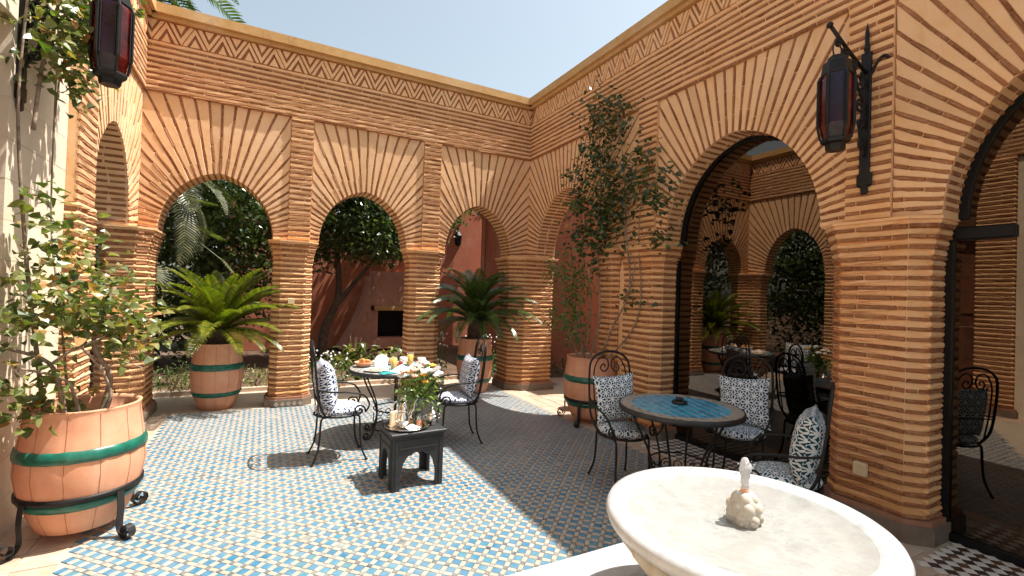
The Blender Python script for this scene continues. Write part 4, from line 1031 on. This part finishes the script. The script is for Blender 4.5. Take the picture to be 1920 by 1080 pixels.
def seat_mesh():
    m = MB(); m.uv = []; n = 30; prof = [(.0, .074), (.10, .073), (.17, .066), (.205, .050), (.214, .034), (.205, .014), (.18, .002), (.0, 0)]
    for (r, z) in prof:
        for k in range(n):
            a = 2*PI*k/n; m.v.append((max(r, .001)*math.cos(a), max(r, .001)*math.sin(a)*.97, z)); m.uv.append((r*math.cos(a)+z*.8*math.cos(a), r*math.sin(a)+z*.8*math.sin(a)))
    for i in range(len(prof)-1):
        for k in range(n): m.f.append((i*n+k, i*n+(k+1) % n, (i+1)*n+(k+1) % n, (i+1)*n+k)); m.mi.append(0)
    return m
CH = [((-3.26, -2.24, 0), 0.0, 'cush_navy', 'left of the breakfast table', 'chair', .43, .19),
      ((-2.05, -2.20, 0), PI-.15, 'cush_navy', 'right of the breakfast table', 'chair', .42, .16),
      ((-1.16, -3.80, 0), -1.75, 'cush_black', 'left of the blue tiled table', 'chair', .41, .13),
      ((-.24, -4.25, 0), PI+.40, 'cush_black', 'behind the blue tiled table', 'chair', .43, .13),
      ((-.88, -5.04, 0), 2.05, 'cush_teal', 'beside the near brick pier', 'chair', .43, .17)]
ch0 = None
for k, (loc, rz, mt, where, _, pw, pt) in enumerate(CH):
    lb = 'black wrought iron armchair '+where
    if ch0 is None: ch0 = make_chair(lb); o = ch0; o.location = loc; o.rotation_euler = (0, 0, rz)
    else: o = dup(ch0, lb, loc, rz)
    colr = {'cush_navy': 'navy and white', 'cush_teal': 'teal and white', 'cush_black': 'black and white'}[mt]
    s = seat_mesh().build('seat_cushion', M[mt], None, True); s.location = (loc[0], loc[1], .432); s.rotation_euler = (0, 0, rz)
    tag(s, 'round %s printed seat pad on chair %s' % (colr, where), 'cushion', 'printed chair cushions')
    c = pillow_mesh(pw, pw*1.02, pt, seed=k).build('back_cushion', M[mt], None, True)
    mwl = Matrix.Translation(loc)@Matrix.Rotation(rz, 4, 'Z')@Matrix.Translation((-.125, 0, .70))@Matrix.Rotation(-.15, 4, 'Y')@Matrix.Rotation(PI/2, 4, 'Y')@Matrix.Rotation(PI/2+(.06 if k in (2, 3) else 0), 4, 'Z')
    c.matrix_world = mwl
    tag(c, 'square %s printed back cushion on chair %s' % (colr, where), 'cushion', 'printed chair cushions')

def table_base(t, R):
    for k in range(6):
        a = 2*PI*k/6+.3; u = Vector((math.cos(a), math.sin(a), 0))
        P = smooth_path([u*(R*.80)+Z3*.705, u*(R*.70)+Z3*.58, u*(R*.50)+Z3*.38, u*(R*.44)+Z3*.24, u*(R*.50)+Z3*.10, u*(R*.60)+Z3*.012], 5)
        P += spiral(u*(R*.60+.035)+Z3*.045, .038, .012, -PI/2, 1.2, u, Z3, 12)
        m = MB(); m.tube(P, .009, 6); m.build('leg', M['iron'], t, True)
    for (r, z) in ((.46, .30), (.50, .10), (.78, .70)):
        m = MB(); m.tube([(R*r*math.cos(a), R*r*math.sin(a), z) for a in [2*PI*k/32 for k in range(32)]], .007, 5, True); m.build('ring', M['iron'], t, True)
    for k in range(6):
        a = 2*PI*(k+.5)/6+.3; v = Vector((-math.sin(a), math.cos(a), 0)); u = Vector((math.cos(a), math.sin(a), 0))*R*.45
        P = spiral(u+v*.045+Z3*.20, .015, .05, 0, 1.3, v, Z3, 14); Q = spiral(u-v*.045+Z3*.20, .015, .05, PI, 1.3, v, Z3, 14)
        m = MB(); m.tube(P, .005, 5); m.tube(Q, .005, 5); m.build('scroll', M['iron'], t, True)
def clip_circle(poly, R, n=28):
    cp = [(R*math.cos(2*PI*k/n), R*math.sin(2*PI*k/n)) for k in range(n)]
    out = poly
    for i in range(n):
        a, b_ = cp[i], cp[(i+1) % n]
        def ins(p): return (b_[0]-a[0])*(p[1]-a[1])-(b_[1]-a[1])*(p[0]-a[0]) >= 0
        res = []
        for j in range(len(out)):
            p, q = out[j-1], out[j]; ip, iq = ins(p), ins(q)
            if ip != iq:
                d1 = (b_[0]-a[0])*(p[1]-a[1])-(b_[1]-a[1])*(p[0]-a[0]); d2 = (b_[0]-a[0])*(q[1]-a[1])-(b_[1]-a[1])*(q[0]-a[0]); tt = d1/(d1-d2)
                res.append((p[0]+(q[0]-p[0])*tt, p[1]+(q[1]-p[1])*tt))
            if iq: res.append(q)
        out = res
        if not out: return []
    return out
def mosaic_table(label, loc, R, blue, rz):
    t = thing('mosaic_table', label, 'table', loc, rz, 'round mosaic garden tables'); table_base(t, R)
    m = MB(); m.lathe([(R-.012, .70), (R, .702), (R+.004, .722), (R, .741), (R-.012, .742), (R-.02, .738), (.01, .738)], 56); top = m.build('tabletop', [M['stoolwood']], t, True)
    m = MB(); m.lathe([(R-.014, .737), (R-.014, .7412), (.01, .7412)], 56, cap=False); m.build('grout_bed', M['grout'], top)
    # border ring of small tiles
    rg = random.Random(4)
    rows = ((R-.028, .026), (R-.056, .026), (R-.084, .026))
    me_ = MB(); me2 = MB()
    for ri, (r, w_) in enumerate(rows):
        n = int(2*PI*r/.032)
        for k in range(n):
            a0 = 2*PI*(k+.06)/n; a1 = 2*PI*(k+.94)/n; pl = [((r+s*w_/2*.9)*math.cos(a), (r+s*w_/2*.9)*math.sin(a)) for s, a in ((-1, a0), (1, a0), (1, a1), (-1, a1))]
            (me2 if (k+ri) % 3 == 0 else me_).poly_prism(pl, .738, .7425+rg.uniform(-.0004, .0004))
    o = me_.build('border_mosaic', M['tile_beige'], top); o['kind'] = 'stuff'; o = me2.build('border_mosaic_accent', M['tile_dark'] if blue else M['tile_blue'], top); o['kind'] = 'stuff'
    # lozenge tiles of the field
    Ri = R-.10; a = .088; bw = .052
    for i in range(-12, 13):
        for j in range(-12, 13):
            e_1, e_2 = (a, .0), (a*.32, bw)
            cx_, cy_ = i*e_1[0]+j*e_2[0], i*e_1[1]+j*e_2[1]; g = .88
            pl = [(cx_+.84*s*e_1[0]/2+.95*q*e_2[0]/2, cy_+.84*s*e_1[1]/2+.95*q*e_2[1]/2) for s, q in ((-1, -1), (1, -1), (1, 1), (-1, 1))]
            pl = clip_circle(pl, Ri)
            if len(pl) < 3: continue
            mm = MB(); mm.poly_prism(pl, .738, .7428+rg.uniform(-.0005, .0005)); mm.build('tile', M['table_blue'] if blue or (i+j) % 2 else M['tile_beige'], top)
    return t
T1 = (-2.60, -1.75, 0); T2 = (-.96, -4.24, 0)
mosaic_table('round breakfast table on wrought iron legs laid with food', T1, .50, False, 0)
mosaic_table('round blue tiled mosaic table with beige border in the shade', T2, .475, True, .17)
m = MB(); m.lathe([(.052, .743), (.062, .75), (.06, .765), (.045, .768), (.038, .757), (.02, .755), (.018, .775), (.032, .782), (.03, .79), (.012, .792)], 20, (T2[0]+.05, T2[1]+.05, 0)); tag(m.build('ashtray', M['iron_worn'], None, True), 'small dark metal ashtray standing on the blue tiled table', 'ashtray')

# ------------------------------------------------------------------ breakfast
def put(name, label, cat, mb, mat, smooth=True, group=None):
    o = mb.build(name, mat, None, smooth); return tag(o, label, cat, group)
ZTB = .7428
def at1(dx, dy): return (T1[0]+dx, T1[1]+dy, ZTB)
def plate_(c, r): return MB().lathe([(r*.55, 0), (r*.62, .004), (r, .018), (r*.99, .021), (r*.6, .009), (.005, .008)], 28, c)
def cup_(c, s=1.0): return MB().lathe([(.022*s, 0), (.026*s, .003), (.038*s, .03*s), (.043*s, .065*s), (.040*s, .065*s), (.034*s, .03*s), (.005, .008)], 20, c)
put('plate', 'white plate with bread at the left of the breakfast table', 'plate', plate_(at1(-.26, -.20), .125), M['china'])
put('bread_slice', 'pale bread slices on the left white plate', 'bread', MB().box((at1(-.28, -.20)[0], at1(-.28, -.2)[1], ZTB+.022), (.10, .07, .022), .4, .008).box((at1(-.22, -.18)[0], at1(-.2, -.18)[1], ZTB+.03), (.09, .06, .02), 1.0, .008), M['cream_food'])
put('plate', 'white plate at the front of the breakfast table', 'plate', plate_(at1(.10, -.34), .12), M['china'])
put('plate', 'white plate at the right of the breakfast table', 'plate', plate_(at1(.30, -.08), .12), M['china'])
put('plate', 'white plate at the back of the breakfast table', 'plate', plate_(at1(-.02, .27), .12), M['china'])
for (dx, dy, lb) in ((-.22, -.02, 'white cup on its saucer behind the left plate'), (.30, .06, 'white cup on its saucer at the right of the breakfast table'), (.12, .15, 'white cup on its saucer near the back of the breakfast table')):
    t = thing('teacup', lb, 'cup', at1(dx, dy), .5, 'white cups on the breakfast table'); cup_((0, 0, .012), 1.1).build('cup', M['china'], t, True); plate_((0, 0, 0), .07).build('saucer', M['china'], t, True)
    m = MB(); m.tube(spiral((.055, 0, .05), .018, .018, 0, 1, X3, Z3, 12), .004, 5); m.build('handle', M['china'], t, True)
for (dx, dy, lb) in ((-.06, -.12, 'orange juice glass at the centre of the breakfast table'), (.16, .03, 'taller orange juice glass towards the right of the breakfast table')):
    t = thing('juice_glass', lb, 'glass', at1(dx, dy), 0, 'glasses of orange juice'); h = .125 if dx < 0 else .15
    m = MB(); m.lathe([(.028, 0), (.030, .004), (.038, h), (.0365, h), (.029, .006), (.002, .006)], 20); m.build('tumbler', M['glass'], t, True)
    m = MB(); m.lathe([(.002, .008), (.028, .008), (.0345, h*.84), (.002, h*.84)], 20); m.build('juice', M['juice'], t, True)
def napkin(label, c, rz, mat, s=1.0, tall=.07):
    m = MB(); n = 8; vs = []; fs = []; rnd = random.Random(int(c[0]*1000))
    for i in range(n+1):
        for j in range(n+1):
            u, v = i/n*2-1, j/n*2-1; z = tall*max(0, 1-abs(u))*(1-.4*v*v)+rnd.uniform(0, .006); vs.append((u*.10*s, v*.085*s*(1-.3*max(0, u)), z+.002))
    fs = [(i*(n+1)+j, (i+1)*(n+1)+j, (i+1)*(n+1)+j+1, i*(n+1)+j+1) for i in range(n) for j in range(n)]
    fs += [tuple(i*(n+1) for i in range(n+1)), tuple(i*(n+1)+n for i in range(n+1))]
    co, si = math.cos(rz), math.sin(rz); m.add([(c[0]+x*co-y*si, c[1]+x*si+y*co, c[2]+z) for x, y, z in vs], fs)
    return tag(m.build('napkin', mat, None, True), label, 'napkin', 'table napkins')
napkin('folded white napkin at the front edge of the breakfast table', at1(-.02, -.33), .4, M['napkin'])
napkin('white napkin standing at the back left of the breakfast table', at1(-.12, .20), 1.2, M['napkin'], .9, .11)
napkin('second white napkin right of the front plate', at1(.12, -.24), -.3, M['napkin'], .8)
napkin('flat teal napkin at the front left of the breakfast table', at1(-.17, -.36), .15, M['teal'], .9, .004)
t = thing('pastry_bowl', 'red brown bowl heaped with pastries at the back left of the table', 'bowl', at1(-.33, .12)); m = MB(); m.lathe([(.05, 0), (.08, .02), (.10, .055), (.095, .055), (.07, .02), (.005, .012)], 22); m.build('bowl', M['terracotta'], t, True)
for k, (dx, dy, z) in enumerate(((-.40+.04, .10, .05), (-.30, .13, .055), (-.33, .16, .06), (-.33, .08, .075))):
    m = MB(); c = Vector(at1(dx, dy))+Z3*z; P = [c+Vector((.05*math.cos(a+k), .05*math.sin(a+k), 0))-Vector((.03*math.cos(k), .03*math.sin(k), 0)) for a in [-.9+.3*i for i in range(7)]]; m.tube(P, [.008, .016, .022, .025, .022, .016, .008], 8)
    tag(m.build('croissant', M['bread'], None, True), ('left croissant in the red brown bowl', 'right croissant in the red brown bowl', 'rear croissant in the red brown bowl', 'topmost croissant on the red brown bowl')[k], 'pastry', 'croissants heaped in the red brown bowl')
for k, (dx, dy) in enumerate(((-.02, .27), (.04, .30), (.0, .24))):
    put('bread_roll', ('left brown roll on the back white plate', 'right brown roll on the back white plate', 'front brown roll on the back white plate')[k], 'pastry', MB().sphere((at1(dx, dy)[0], at1(dx, dy)[1], ZTB+.04), .04, 12, 8, sq=(1.1, .8, .65)), M['bread'], group='rolls on the back plate')
for k, (dx, dy) in enumerate(((.28, -.10), (.33, -.06), (.31, -.12), (.10, -.33), (.06, -.35), (.14, -.36))):
    put('fruit', ('leftmost', 'rearmost', 'front', 'middle', 'left', 'right')[k]+(' red fruit piece on the right white plate' if k < 3 else ' pale melon piece on the front white plate'), 'fruit', MB().sphere((at1(dx, dy)[0], at1(dx, dy)[1], ZTB+.032), .026, 10, 7, sq=(1, 1.1, .8)), M['red_food'] if k < 3 else M['cream_food'], group='fruit on the right plate' if k < 3 else 'fruit on the front plate')
for k, (dx, dy, mt) in enumerate(((.02, .06, 'tea'), (.07, .10, 'red_food'), (.0, .12, 'cream_food'))):
    t = thing('jam_jar', ('small jar of amber honey', 'small jar of red jam', 'small jar of pale butter')[k]+' at the centre of the breakfast table', 'jar', at1(dx, dy)); MB().lathe([(.022, 0), (.024, .004), (.024, .04), (.020, .045)], 16).build('contents', M[mt], t, True); MB().lathe([(.022, .0455), (.022, .056), (.002, .057)], 16).build('lid', M['silver'], t, True)

# ------------------------------------------------------------------ carved stool with tea service and flowers
ST = (-2.785, -3.035, 0); SRZ = .05
stl = thing('carved_stool', 'dark grey carved wooden stool with scalloped arches and a tea tray on top', 'stool', ST, SRZ)
m = MB(); m.box((0, 0, .447), (.465, .425, .026), bev=.006); m.box((0, 0, .428), (.43, .39, .014)); m.build('top', M['stoolwood'], stl)
def stool_side(c, rz, W):
    m = MB(); H = .42; th = .022; n = 44; co, si = math.cos(rz), math.sin(rz)
    def zbot(x):
        a = abs(x); hwid = W/2-.062
        if a >= hwid: return .012*max(0, 1-abs(a-(W/2-.031))/.031)*0+.0
        f = a/hwid; z = .13+.155*math.sqrt(max(0, 1-f*f))
        return z+.016*abs(math.sin(f*PI*2.5)) - .03*(f > .86)
    rows = []
    xs = [-W/2+W*i/n for i in range(n+1)]
    for e in (-1, 1):
        for s in (0, 1): xs.append(e*(W/2-.062)+ (1e-4 if s else -1e-4))
    xs.sort()
    vs = []
    for x in xs:
        z = zbot(x)
        leg = abs(x) > W/2-.062
        for (yy, zz) in ((-th/2, z), (-th/2, H), (th/2, z), (th/2, H)): vs.append((c[0]+x*co-yy*si, c[1]+x*si+yy*co, zz))
    fs = []
    for i in range(len(xs)-1):
        a = 4*i; b_ = a+4; fs += [(a, b_, b_+1, a+1), (a+2, a+3, b_+3, b_+2), (a, a+2, b_+2, b_)]
    fs += [(0, 1, 3, 2), tuple(4*(len(xs)-1)+k for k in (0, 2, 3, 1))]
    m.add(vs, fs)
    # carved frame strips and tapered feet
    for (x, z, w_, h_) in ((0, .395, W-.03, .014), (0, .335, W-.11, .010), (-W/2+.028, .21, .012, .36), (W/2-.028, .21, .012, .36)):
        m.box((c[0]+x*co-(-th/2-.003)*si*(1), c[1]+x*si+(-th/2-.003)*co, z), (w_, .008, h_), rz)
    return m.build('side_panel', M['stoolwood'], stl)
stool_side((0, -.185, 0), 0, .42); stool_side((0, .185, 0), PI, .42); stool_side((-.205, 0, 0), -PI/2, .344); stool_side((.205, 0, 0), PI/2, .344)
RS = Matrix.Translation(ST)@Matrix.Rotation(SRZ, 4, 'Z')
def on_stool(x, y, z=0): v = RS@Vector((x, y, .460+z)); return (v.x, v.y, v.z)
c = on_stool(-.05, -.03)
put('tea_tray', 'round silver tray with scalloped rim on the carved stool', 'tray', MB().lathe([(.14, .0), (.155, .003), (.185, .018), (.183, .021), (.15, .008), (.005, .007)], 48, c, wob=lambda a, z: 1+.02*math.sin(a*14)*(z > .01)), M['silver'])
def teapot(label, loc, s, rz, tall=1.0):
    t = thing('teapot', label, 'teapot', loc, rz, 'silver pots'); h = s*tall
    m = MB(); m.lathe([(.036*s, 0), (.04*s, .006*h), (.028*s, .02*h), (.055*s, .045*h), (.066*s, .08*h), (.058*s, .12*h), (.036*s, .15*h), (.034*s, .165*h)], 24); m.build('body', M['silver'], t, True)
    m = MB(); m.lathe([(.038*s, .165*h), (.036*s, .18*h), (.020*s, .205*h), (.008*s, .215*h), (.013*s, .228*h), (.008*s, .24*h), (.002*s, .26*h)], 20); m.build('lid', M['silver'], t, True)
    m = MB(); m.tube(smooth_path([(.055*s, 0, .07*h), (.09*s, 0, .10*h), (.10*s, 0, .145*h), (.125*s, 0, .17*h)], 4), [.014*s]+[.010*s]*11+[.006*s], 8); m.build('spout', M['silver'], t, True)
    m = MB(); m.tube(smooth_path([(-.035*s, 0, .155*h), (-.085*s, 0, .165*h), (-.105*s, 0, .11*h), (-.058*s, 0, .06*h)], 5), .0065*s, 6); m.build('handle', M['silver'], t, True)
    return t
teapot('low silver teapot at the front of the tray', on_stool(-.09, -.06, .009), .78, .3)
teapot('tall silver coffee pot at the back of the tray', on_stool(-.05, .05, .009), 1.0, .2, 1.15)
t = thing('sugar_bowl', 'footed silver sugar bowl with lid at the right of the stool', 'sugar bowl', on_stool(.165, -.045)); m = MB(); m.lathe([(.03, 0), (.034, .004), (.016, .02), (.05, .045), (.056, .068), (.048, .085)], 22); m.build('bowl', M['silver'], t, True)
m = MB(); m.lathe([(.05, .085), (.044, .098), (.02, .118), (.007, .124), (.012, .136), (.003, .148)], 20); m.build('lid', M['silver'], t, True)
for s in (-1, 1):
    m = MB(); m.tube(spiral((s*.06, 0, .065), .018, .018, 0, 1, X3, Z3, 12), .004, 5); m.build('handle', M['silver'], t, True)
for k, (x, y, lb) in enumerate(((.03, -.10, 'small tea glass with amber tea at the front right of the tray'), (.055, -.04, 'empty gilded tea glass behind the amber tea glass'))):
    t = thing('tea_glass', lb, 'glass', on_stool(x, y, .009), 0, 'tea glasses on the tray'); MB().lathe([(.022, 0), (.024, .003), (.029, .085), (.0278, .085), (.023, .005), (.002, .005)], 18).build('tumbler', M['glass'], t, True)
    if k == 0: MB().lathe([(.002, .006), (.0225, .006), (.0255, .05), (.002, .05)], 18).build('tea', M['tea'], t, True)
napkin('folded white napkin lying on the tea tray', on_stool(-.03, -.12, .009), .2, M['napkin'], .55, .025)
m = MB(); m.box(on_stool(-.155, .0, .07), (.075, .02, .13), .5, .008); tag(m.build('menu_card', M['cream_food'], None), 'pale wooden menu card standing at the left of the tea tray', 'card')
vl = on_stool(.085, .085); t = thing('flower_vase', 'clear glass vase of water standing at the back of the stool', 'vase', vl)
MB().lathe([(.045, 0), (.047, .004), (.043, .10), (.05, .21), (.048, .21), (.041, .10), (.044, .012), (.002, .012)], 22).build('vessel', M['glass'], t, True)
MB().lathe([(.002, .014), (.042, .014), (.040, .10), (.041, .13), (.002, .13)], 20).build('water', M['water'], t, True)
bq = thing('bouquet', 'loose bouquet of white and orange flowers with long green stems in the glass vase', 'bouquet', vl); rb = random.Random(77)
m = MB()
tips = []
for k in range(26):
    a = rb.uniform(0, 2*PI); q = rb.uniform(.03, .15); tip = Vector((q*1.2*math.cos(a), q*1.2*math.sin(a), rb.uniform(.34, .52)-q*.4)); tips.append(tip)
    m.tube(smooth_path([(.02*math.cos(a+2), .02*math.sin(a+2), .03), (.01*math.cos(a), .01*math.sin(a), .17), tip], 4), .0022, 4)
m.build('stems', M['leaf_mid'], bq)
for k, tip in enumerate(sorted(tips, key=lambda v: -v.z)[:15]):
    mm = MB(); r = rb.uniform(.026, .042)
    for j in range(9):
        a = 2*PI*j/9; mm.sphere(tip+Vector((r*.5*math.cos(a), r*.5*math.sin(a), r*.1*(j % 3))), r*.55, 6, 4, sq=(1, 1, .6))
    mm.sphere(tip+Vector((0, 0, r*.25)), r*.5, 6, 4); mm.build('flower', M[('white_petal', 'white_petal', 'orange', 'pink_petal')[k % 4]], bq, True)
m = MB()
for k in range(340):
    a = rb.uniform(0, 2*PI); q = rb.random()**.6*.19; z = .38-q*.85+rb.gauss(0, .07); mw = rand_mw((q*math.cos(a), q*math.sin(a), z), rb.uniform(.04, .09), rb); me = rb.choice(LN); m.add([mw@v.co for v in me.vertices], [tuple(f.vertices) for f in me.polygons])
m.build('foliage', M['leaf_fresh'], bq)

# ------------------------------------------------------------------ marble fountain
FC = (-2.52, -5.905, 0); FZ = .90
pool = thing('fountain_pool', 'white marble square pool wall under the fountain basin', 'pool', (FC[0]-.02, FC[1]-.02, 0))
m = MB(); m.box((0, .53, .25), (1.28, .22, .5), bev=.012); m.box((0, -.53, .25), (1.28, .22, .5), bev=.012); m.box((-.53, 0, .25), (.22, .84, .496)); m.box((.53, 0, .25), (.22, .84, .496)); m.build('pool_wall', M['marble'], pool)
m = MB(); m.box((0, 0, .2), (.86, .86, .36)); m.build('water', M['water'], pool)
ft_ = thing('fountain', 'white marble fountain basin with carved petals and bubbling jet', 'fountain', FC)
m = MB(); m.lathe([(.001, FZ-.20), (.10, FZ-.20), (.25, FZ-.16), (.37, FZ-.085), (.405, FZ-.06), (.425, FZ-.045), (.432, FZ-.022), (.424, FZ-.006), (.405, FZ), (.385, FZ-.003), (.378, FZ-.008), (.373, FZ-.006), (.364, FZ-.012), (.355, FZ-.017), (.28, FZ-.032), (.001, FZ-.042)], 96, cap=False); m.build('basin', M['marble'], ft_, True)
m = MB()
for k in range(26):
    a = 2*PI*k/26; u = Vector((math.cos(a), math.sin(a), 0)); m.tube([u*.12+Z3*(FZ-.215), u*.22+Z3*(FZ-.185), u*.31+Z3*(FZ-.135), u*.375+Z3*(FZ-.085)], [.016, .030, .040, .020], 8)
m.build('petal_carving', M['marble_aged'], ft_, True)
m = MB(); m.lathe([(.20, .3), (.20, .36), (.13, .40), (.10, .46), (.12, .55), (.09, .62), (.11, FZ-.21), (.13, FZ-.195)], 32); m.build('pedestal', M['marble'], ft_, True)
m = MB(); m.lathe([(.3618, FZ-.0155), (.2, FZ-.014), (.001, FZ-.013)], 96, cap=False); m.build('water_surface', M['water'], ft_, True)
m = MB(); m.lathe([(.040, -.05), (.046, -.02), (.050, .01), (.046, .04), (.034, .062), (.016, .075)], 24, (.03, .01, FZ-.014))
for ring, (zz, rr, nn) in enumerate(((-.004, .0385, 7), (.028, .036, 7), (.052, .022, 5))):
    for k in range(nn):
        a = 2*PI*(k+.5*(ring % 2))/nn; m.sphere((.03+rr*math.cos(a), .01+rr*math.sin(a), FZ-.014+zz), .0205, 12, 8, sq=(1, 1, 1.1))
m.build('pine_cone', M['marble_aged'], ft_, True)
m = MB(); m.lathe([(.013, 0), (.013, .012), (.006, .014)], 12, (.03, .01, FZ+.058)); m.build('nozzle', M['terracotta'], ft_, True)
m = MB(); rj = random.Random(2); P = [(.03+.002*math.sin(i*1.9), .01+.002*math.cos(i*2.3), FZ+.068+i*.0105) for i in range(11)]
m.tube(P, [.011, .0115, .012, .0125, .0135, .016, .019, .0195, .017, .0125, .005], 12)
for k in range(16):
    z = rj.uniform(.02, .1); a = rj.uniform(0, 2*PI); m.sphere((.03+rj.uniform(.02, .035)*math.cos(a), .01+.026*math.sin(a), FZ+.063+z), rj.uniform(.0015, .003), 6, 4)
m.build('water_jet', M['jet'], ft_, True)
m = MB()
for k in range(90):
    a = rj.uniform(0, 2*PI); q = .05+abs(rj.gauss(0, .05)); m.sphere((.03+q*math.cos(a), .01+q*math.sin(a), FZ-.013), rj.uniform(.001, .003), 6, 3, sq=(1, 1, .5))
o = m.build('ripples', M['jet'], ft_, True); o['kind'] = 'stuff'

# ------------------------------------------------------------------ lanterns on scrolled brackets
def lantern(label, blabel, loc, rz, hang=.41):
    # local: wall at x=0, arm reaches to +x
    b_ = thing('wall_bracket', blabel, 'bracket', loc, rz, 'scrolled lantern brackets')
    m = MB(); m.box((.018, 0, -.28), (.028, .064, .92), bev=.006); m.tube([(.018, 0, .18), (.018, 0, .33), (.018, 0, .40)], [.016, .014, .002], 8); m.sphere((.018, 0, .21), .022, 10, 6); m.box((.018, 0, -.77), (.03, .10, .11), bev=.014); m.box((.018, 0, -.84), (.026, .045, .08), bev=.01); m.box((.018, 0, -.66), (.034, .06, .1), bev=.01); m.build('back_plate', M['iron'], b_)
    m = MB(); m.tube([(.02, 0, .02), (.30, 0, .14), (.50, 0, .235)], .013, 8); m.sphere((.51, 0, .24), .022, 10, 6); m.tube(smooth_path([(.02, 0, -.05), (-.0, .05, .07), (.0, .10, .12), (.0, .135, .09)], 4), .012, 6); m.build('arm', M['iron'], b_, True)
    for (cx_, cz_, r, a0, tn) in ((.12, -.06, .075, 1.9, 1.4), (.22, .04, .06, 2.4, 1.3), (.32, .10, .05, 2.4, 1.2), (.10, -.24, .055, 2.2, -1.3), (.09, -.36, .05, 1.8, 1.3), (.07, -.52, .04, 2.0, -1.2), (.41, .15, .035, 2.2, 1.2)):
        m = MB(); m.tube(spiral((cx_, 0, cz_), r, r*.22, a0, tn, X3, Z3, 22), .0105, 5); m.build('scroll', M['iron'], b_, True)
    m = MB(); m.tube(smooth_path([(.03, 0, -.60), (.10, 0, -.42), (.05, 0, -.22), (.14, 0, -.10), (.2, 0, .08)], 5), .010, 5); m.build('stay', M['iron'], b_, True)
    co, si = math.cos(rz), math.sin(rz)
    t = thing('hanging_lantern', label, 'lantern', (loc[0]+hang*co, loc[1]+hang*si, loc[2]), rz, 'moroccan lanterns with red and purple glass')
    m = MB(); m.tube([(.055*math.cos(a), 0, .085+.055*math.sin(a)) for a in [2*PI*k/20 for k in range(20)]], .005, 5, True); m.build('hanging_ring', M['iron'], t, True)
    LS, LH = .80, .92
    h6 = lambda r, z, o=0.0: [(LS*r*math.cos(PI/3*k+o), LS*r*math.sin(PI/3*k+o), LH*z) for k in range(6)]
    def frustum(rows):
        m = MB(); vs = [p for r, z in rows for p in h6(r, z)]; n = len(rows); fs = [tuple(range(5, -1, -1)), tuple(range(6*n-6, 6*n))]
        for i in range(n-1):
            for k in range(6): fs.append((6*i+k, 6*i+(k+1) % 6, 6*i+6+(k+1) % 6, 6*i+6+k))
        m.add(vs, fs); return m
    zt = .035
    frustum([(.115, zt-.13), (.12, zt-.12), (.105, zt-.03), (.075, zt-.012), (.07, zt+.012), (.02, zt+.02)]).build('cap', M['iron'], t)
    frustum([(.07, zt-.71), (.075, zt-.69), (.078, zt-.665), (.11, zt-.65), (.115, zt-.63), (.11, zt-.615)]).build('base', M['iron'], t)
    bot, top = LH*(zt-.62), LH*(zt-.125); mid = bot+.10
    for k in range(6):
        a = PI/3*k; u = Vector((math.cos(a), math.sin(a), 0))*LS; m = MB(); m.tube([u*.112+Z3*bot, u*.135+Z3*mid, u*.135+Z3*(top-.03), u*.118+Z3*top], .009, 5); m.build('upright', M['iron'], t)
        a2 = PI/3*(k+1); v = Vector((math.cos(a2), math.sin(a2), 0))*LS
        m = MB(); q = .93
        A_ = [u*.108*q+Z3*(bot+.005), v*.108*q+Z3*(bot+.005), v*.133*q+Z3*mid, u*.133*q+Z3*mid, u*.133*q+Z3*(top-.03), v*.133*q+Z3*(top-.03), v*.117*q+Z3*top, u*.117*q+Z3*top]
        m.add(A_+[p*.97+Z3*(p.z*.03) for p in A_], [(0, 1, 2, 3), (3, 2, 5, 4), (4, 5, 6, 7), (8, 11, 10, 9), (11, 12, 13, 10), (12, 15, 14, 13)]); m.build('pane', M['red_glass'] if k % 2 else M['purple_glass'], t)
        n_ = (u+v).normalized(); w_ = (v-u).normalized()
        m = MB()
        for s in (-1, 1): m.tube([n_*.117*LS+w_*(.048*s*LS)+Z3*(mid-.01), n_*.117*LS+w_*(.048*s*LS)+Z3*(top-.03)], .004, 4)
        m.build('glazing_bar', M['iron'], t)
lantern('black iron lantern with red and purple glass on the right wall', 'black scrolled iron bracket carrying the right lantern', (-.0, -5.06, 3.29), PI)
lantern('black iron lantern with red and purple glass hanging at top left', 'black scrolled iron bracket carrying the left lantern', (-5.305, -2.93, 3.50), 0.0, .44)

# fallen leaves on the tiles
for k, (x, y) in enumerate(((-3.30, -3.62), (-3.27, -3.66), (-3.42, -2.55), (-2.9, -4.3))):
    mw = rand_mw((x, y, .012), .022, rb); me = LV[0].copy(); me.materials.clear(); me.materials.append(M['dark_bark']); o = link('fallen_leaf', me, None, mw); tag(o, 'tiny dry dark leaf fallen on the tiles '+('left of the stool, farther one', 'left of the stool, nearer one', 'beside the left breakfast chair', 'in front of the stool')[k], 'leaf', 'dry leaves on the floor')
bpy.context.view_layer.update()
print('objects', len(bpy.data.objects))
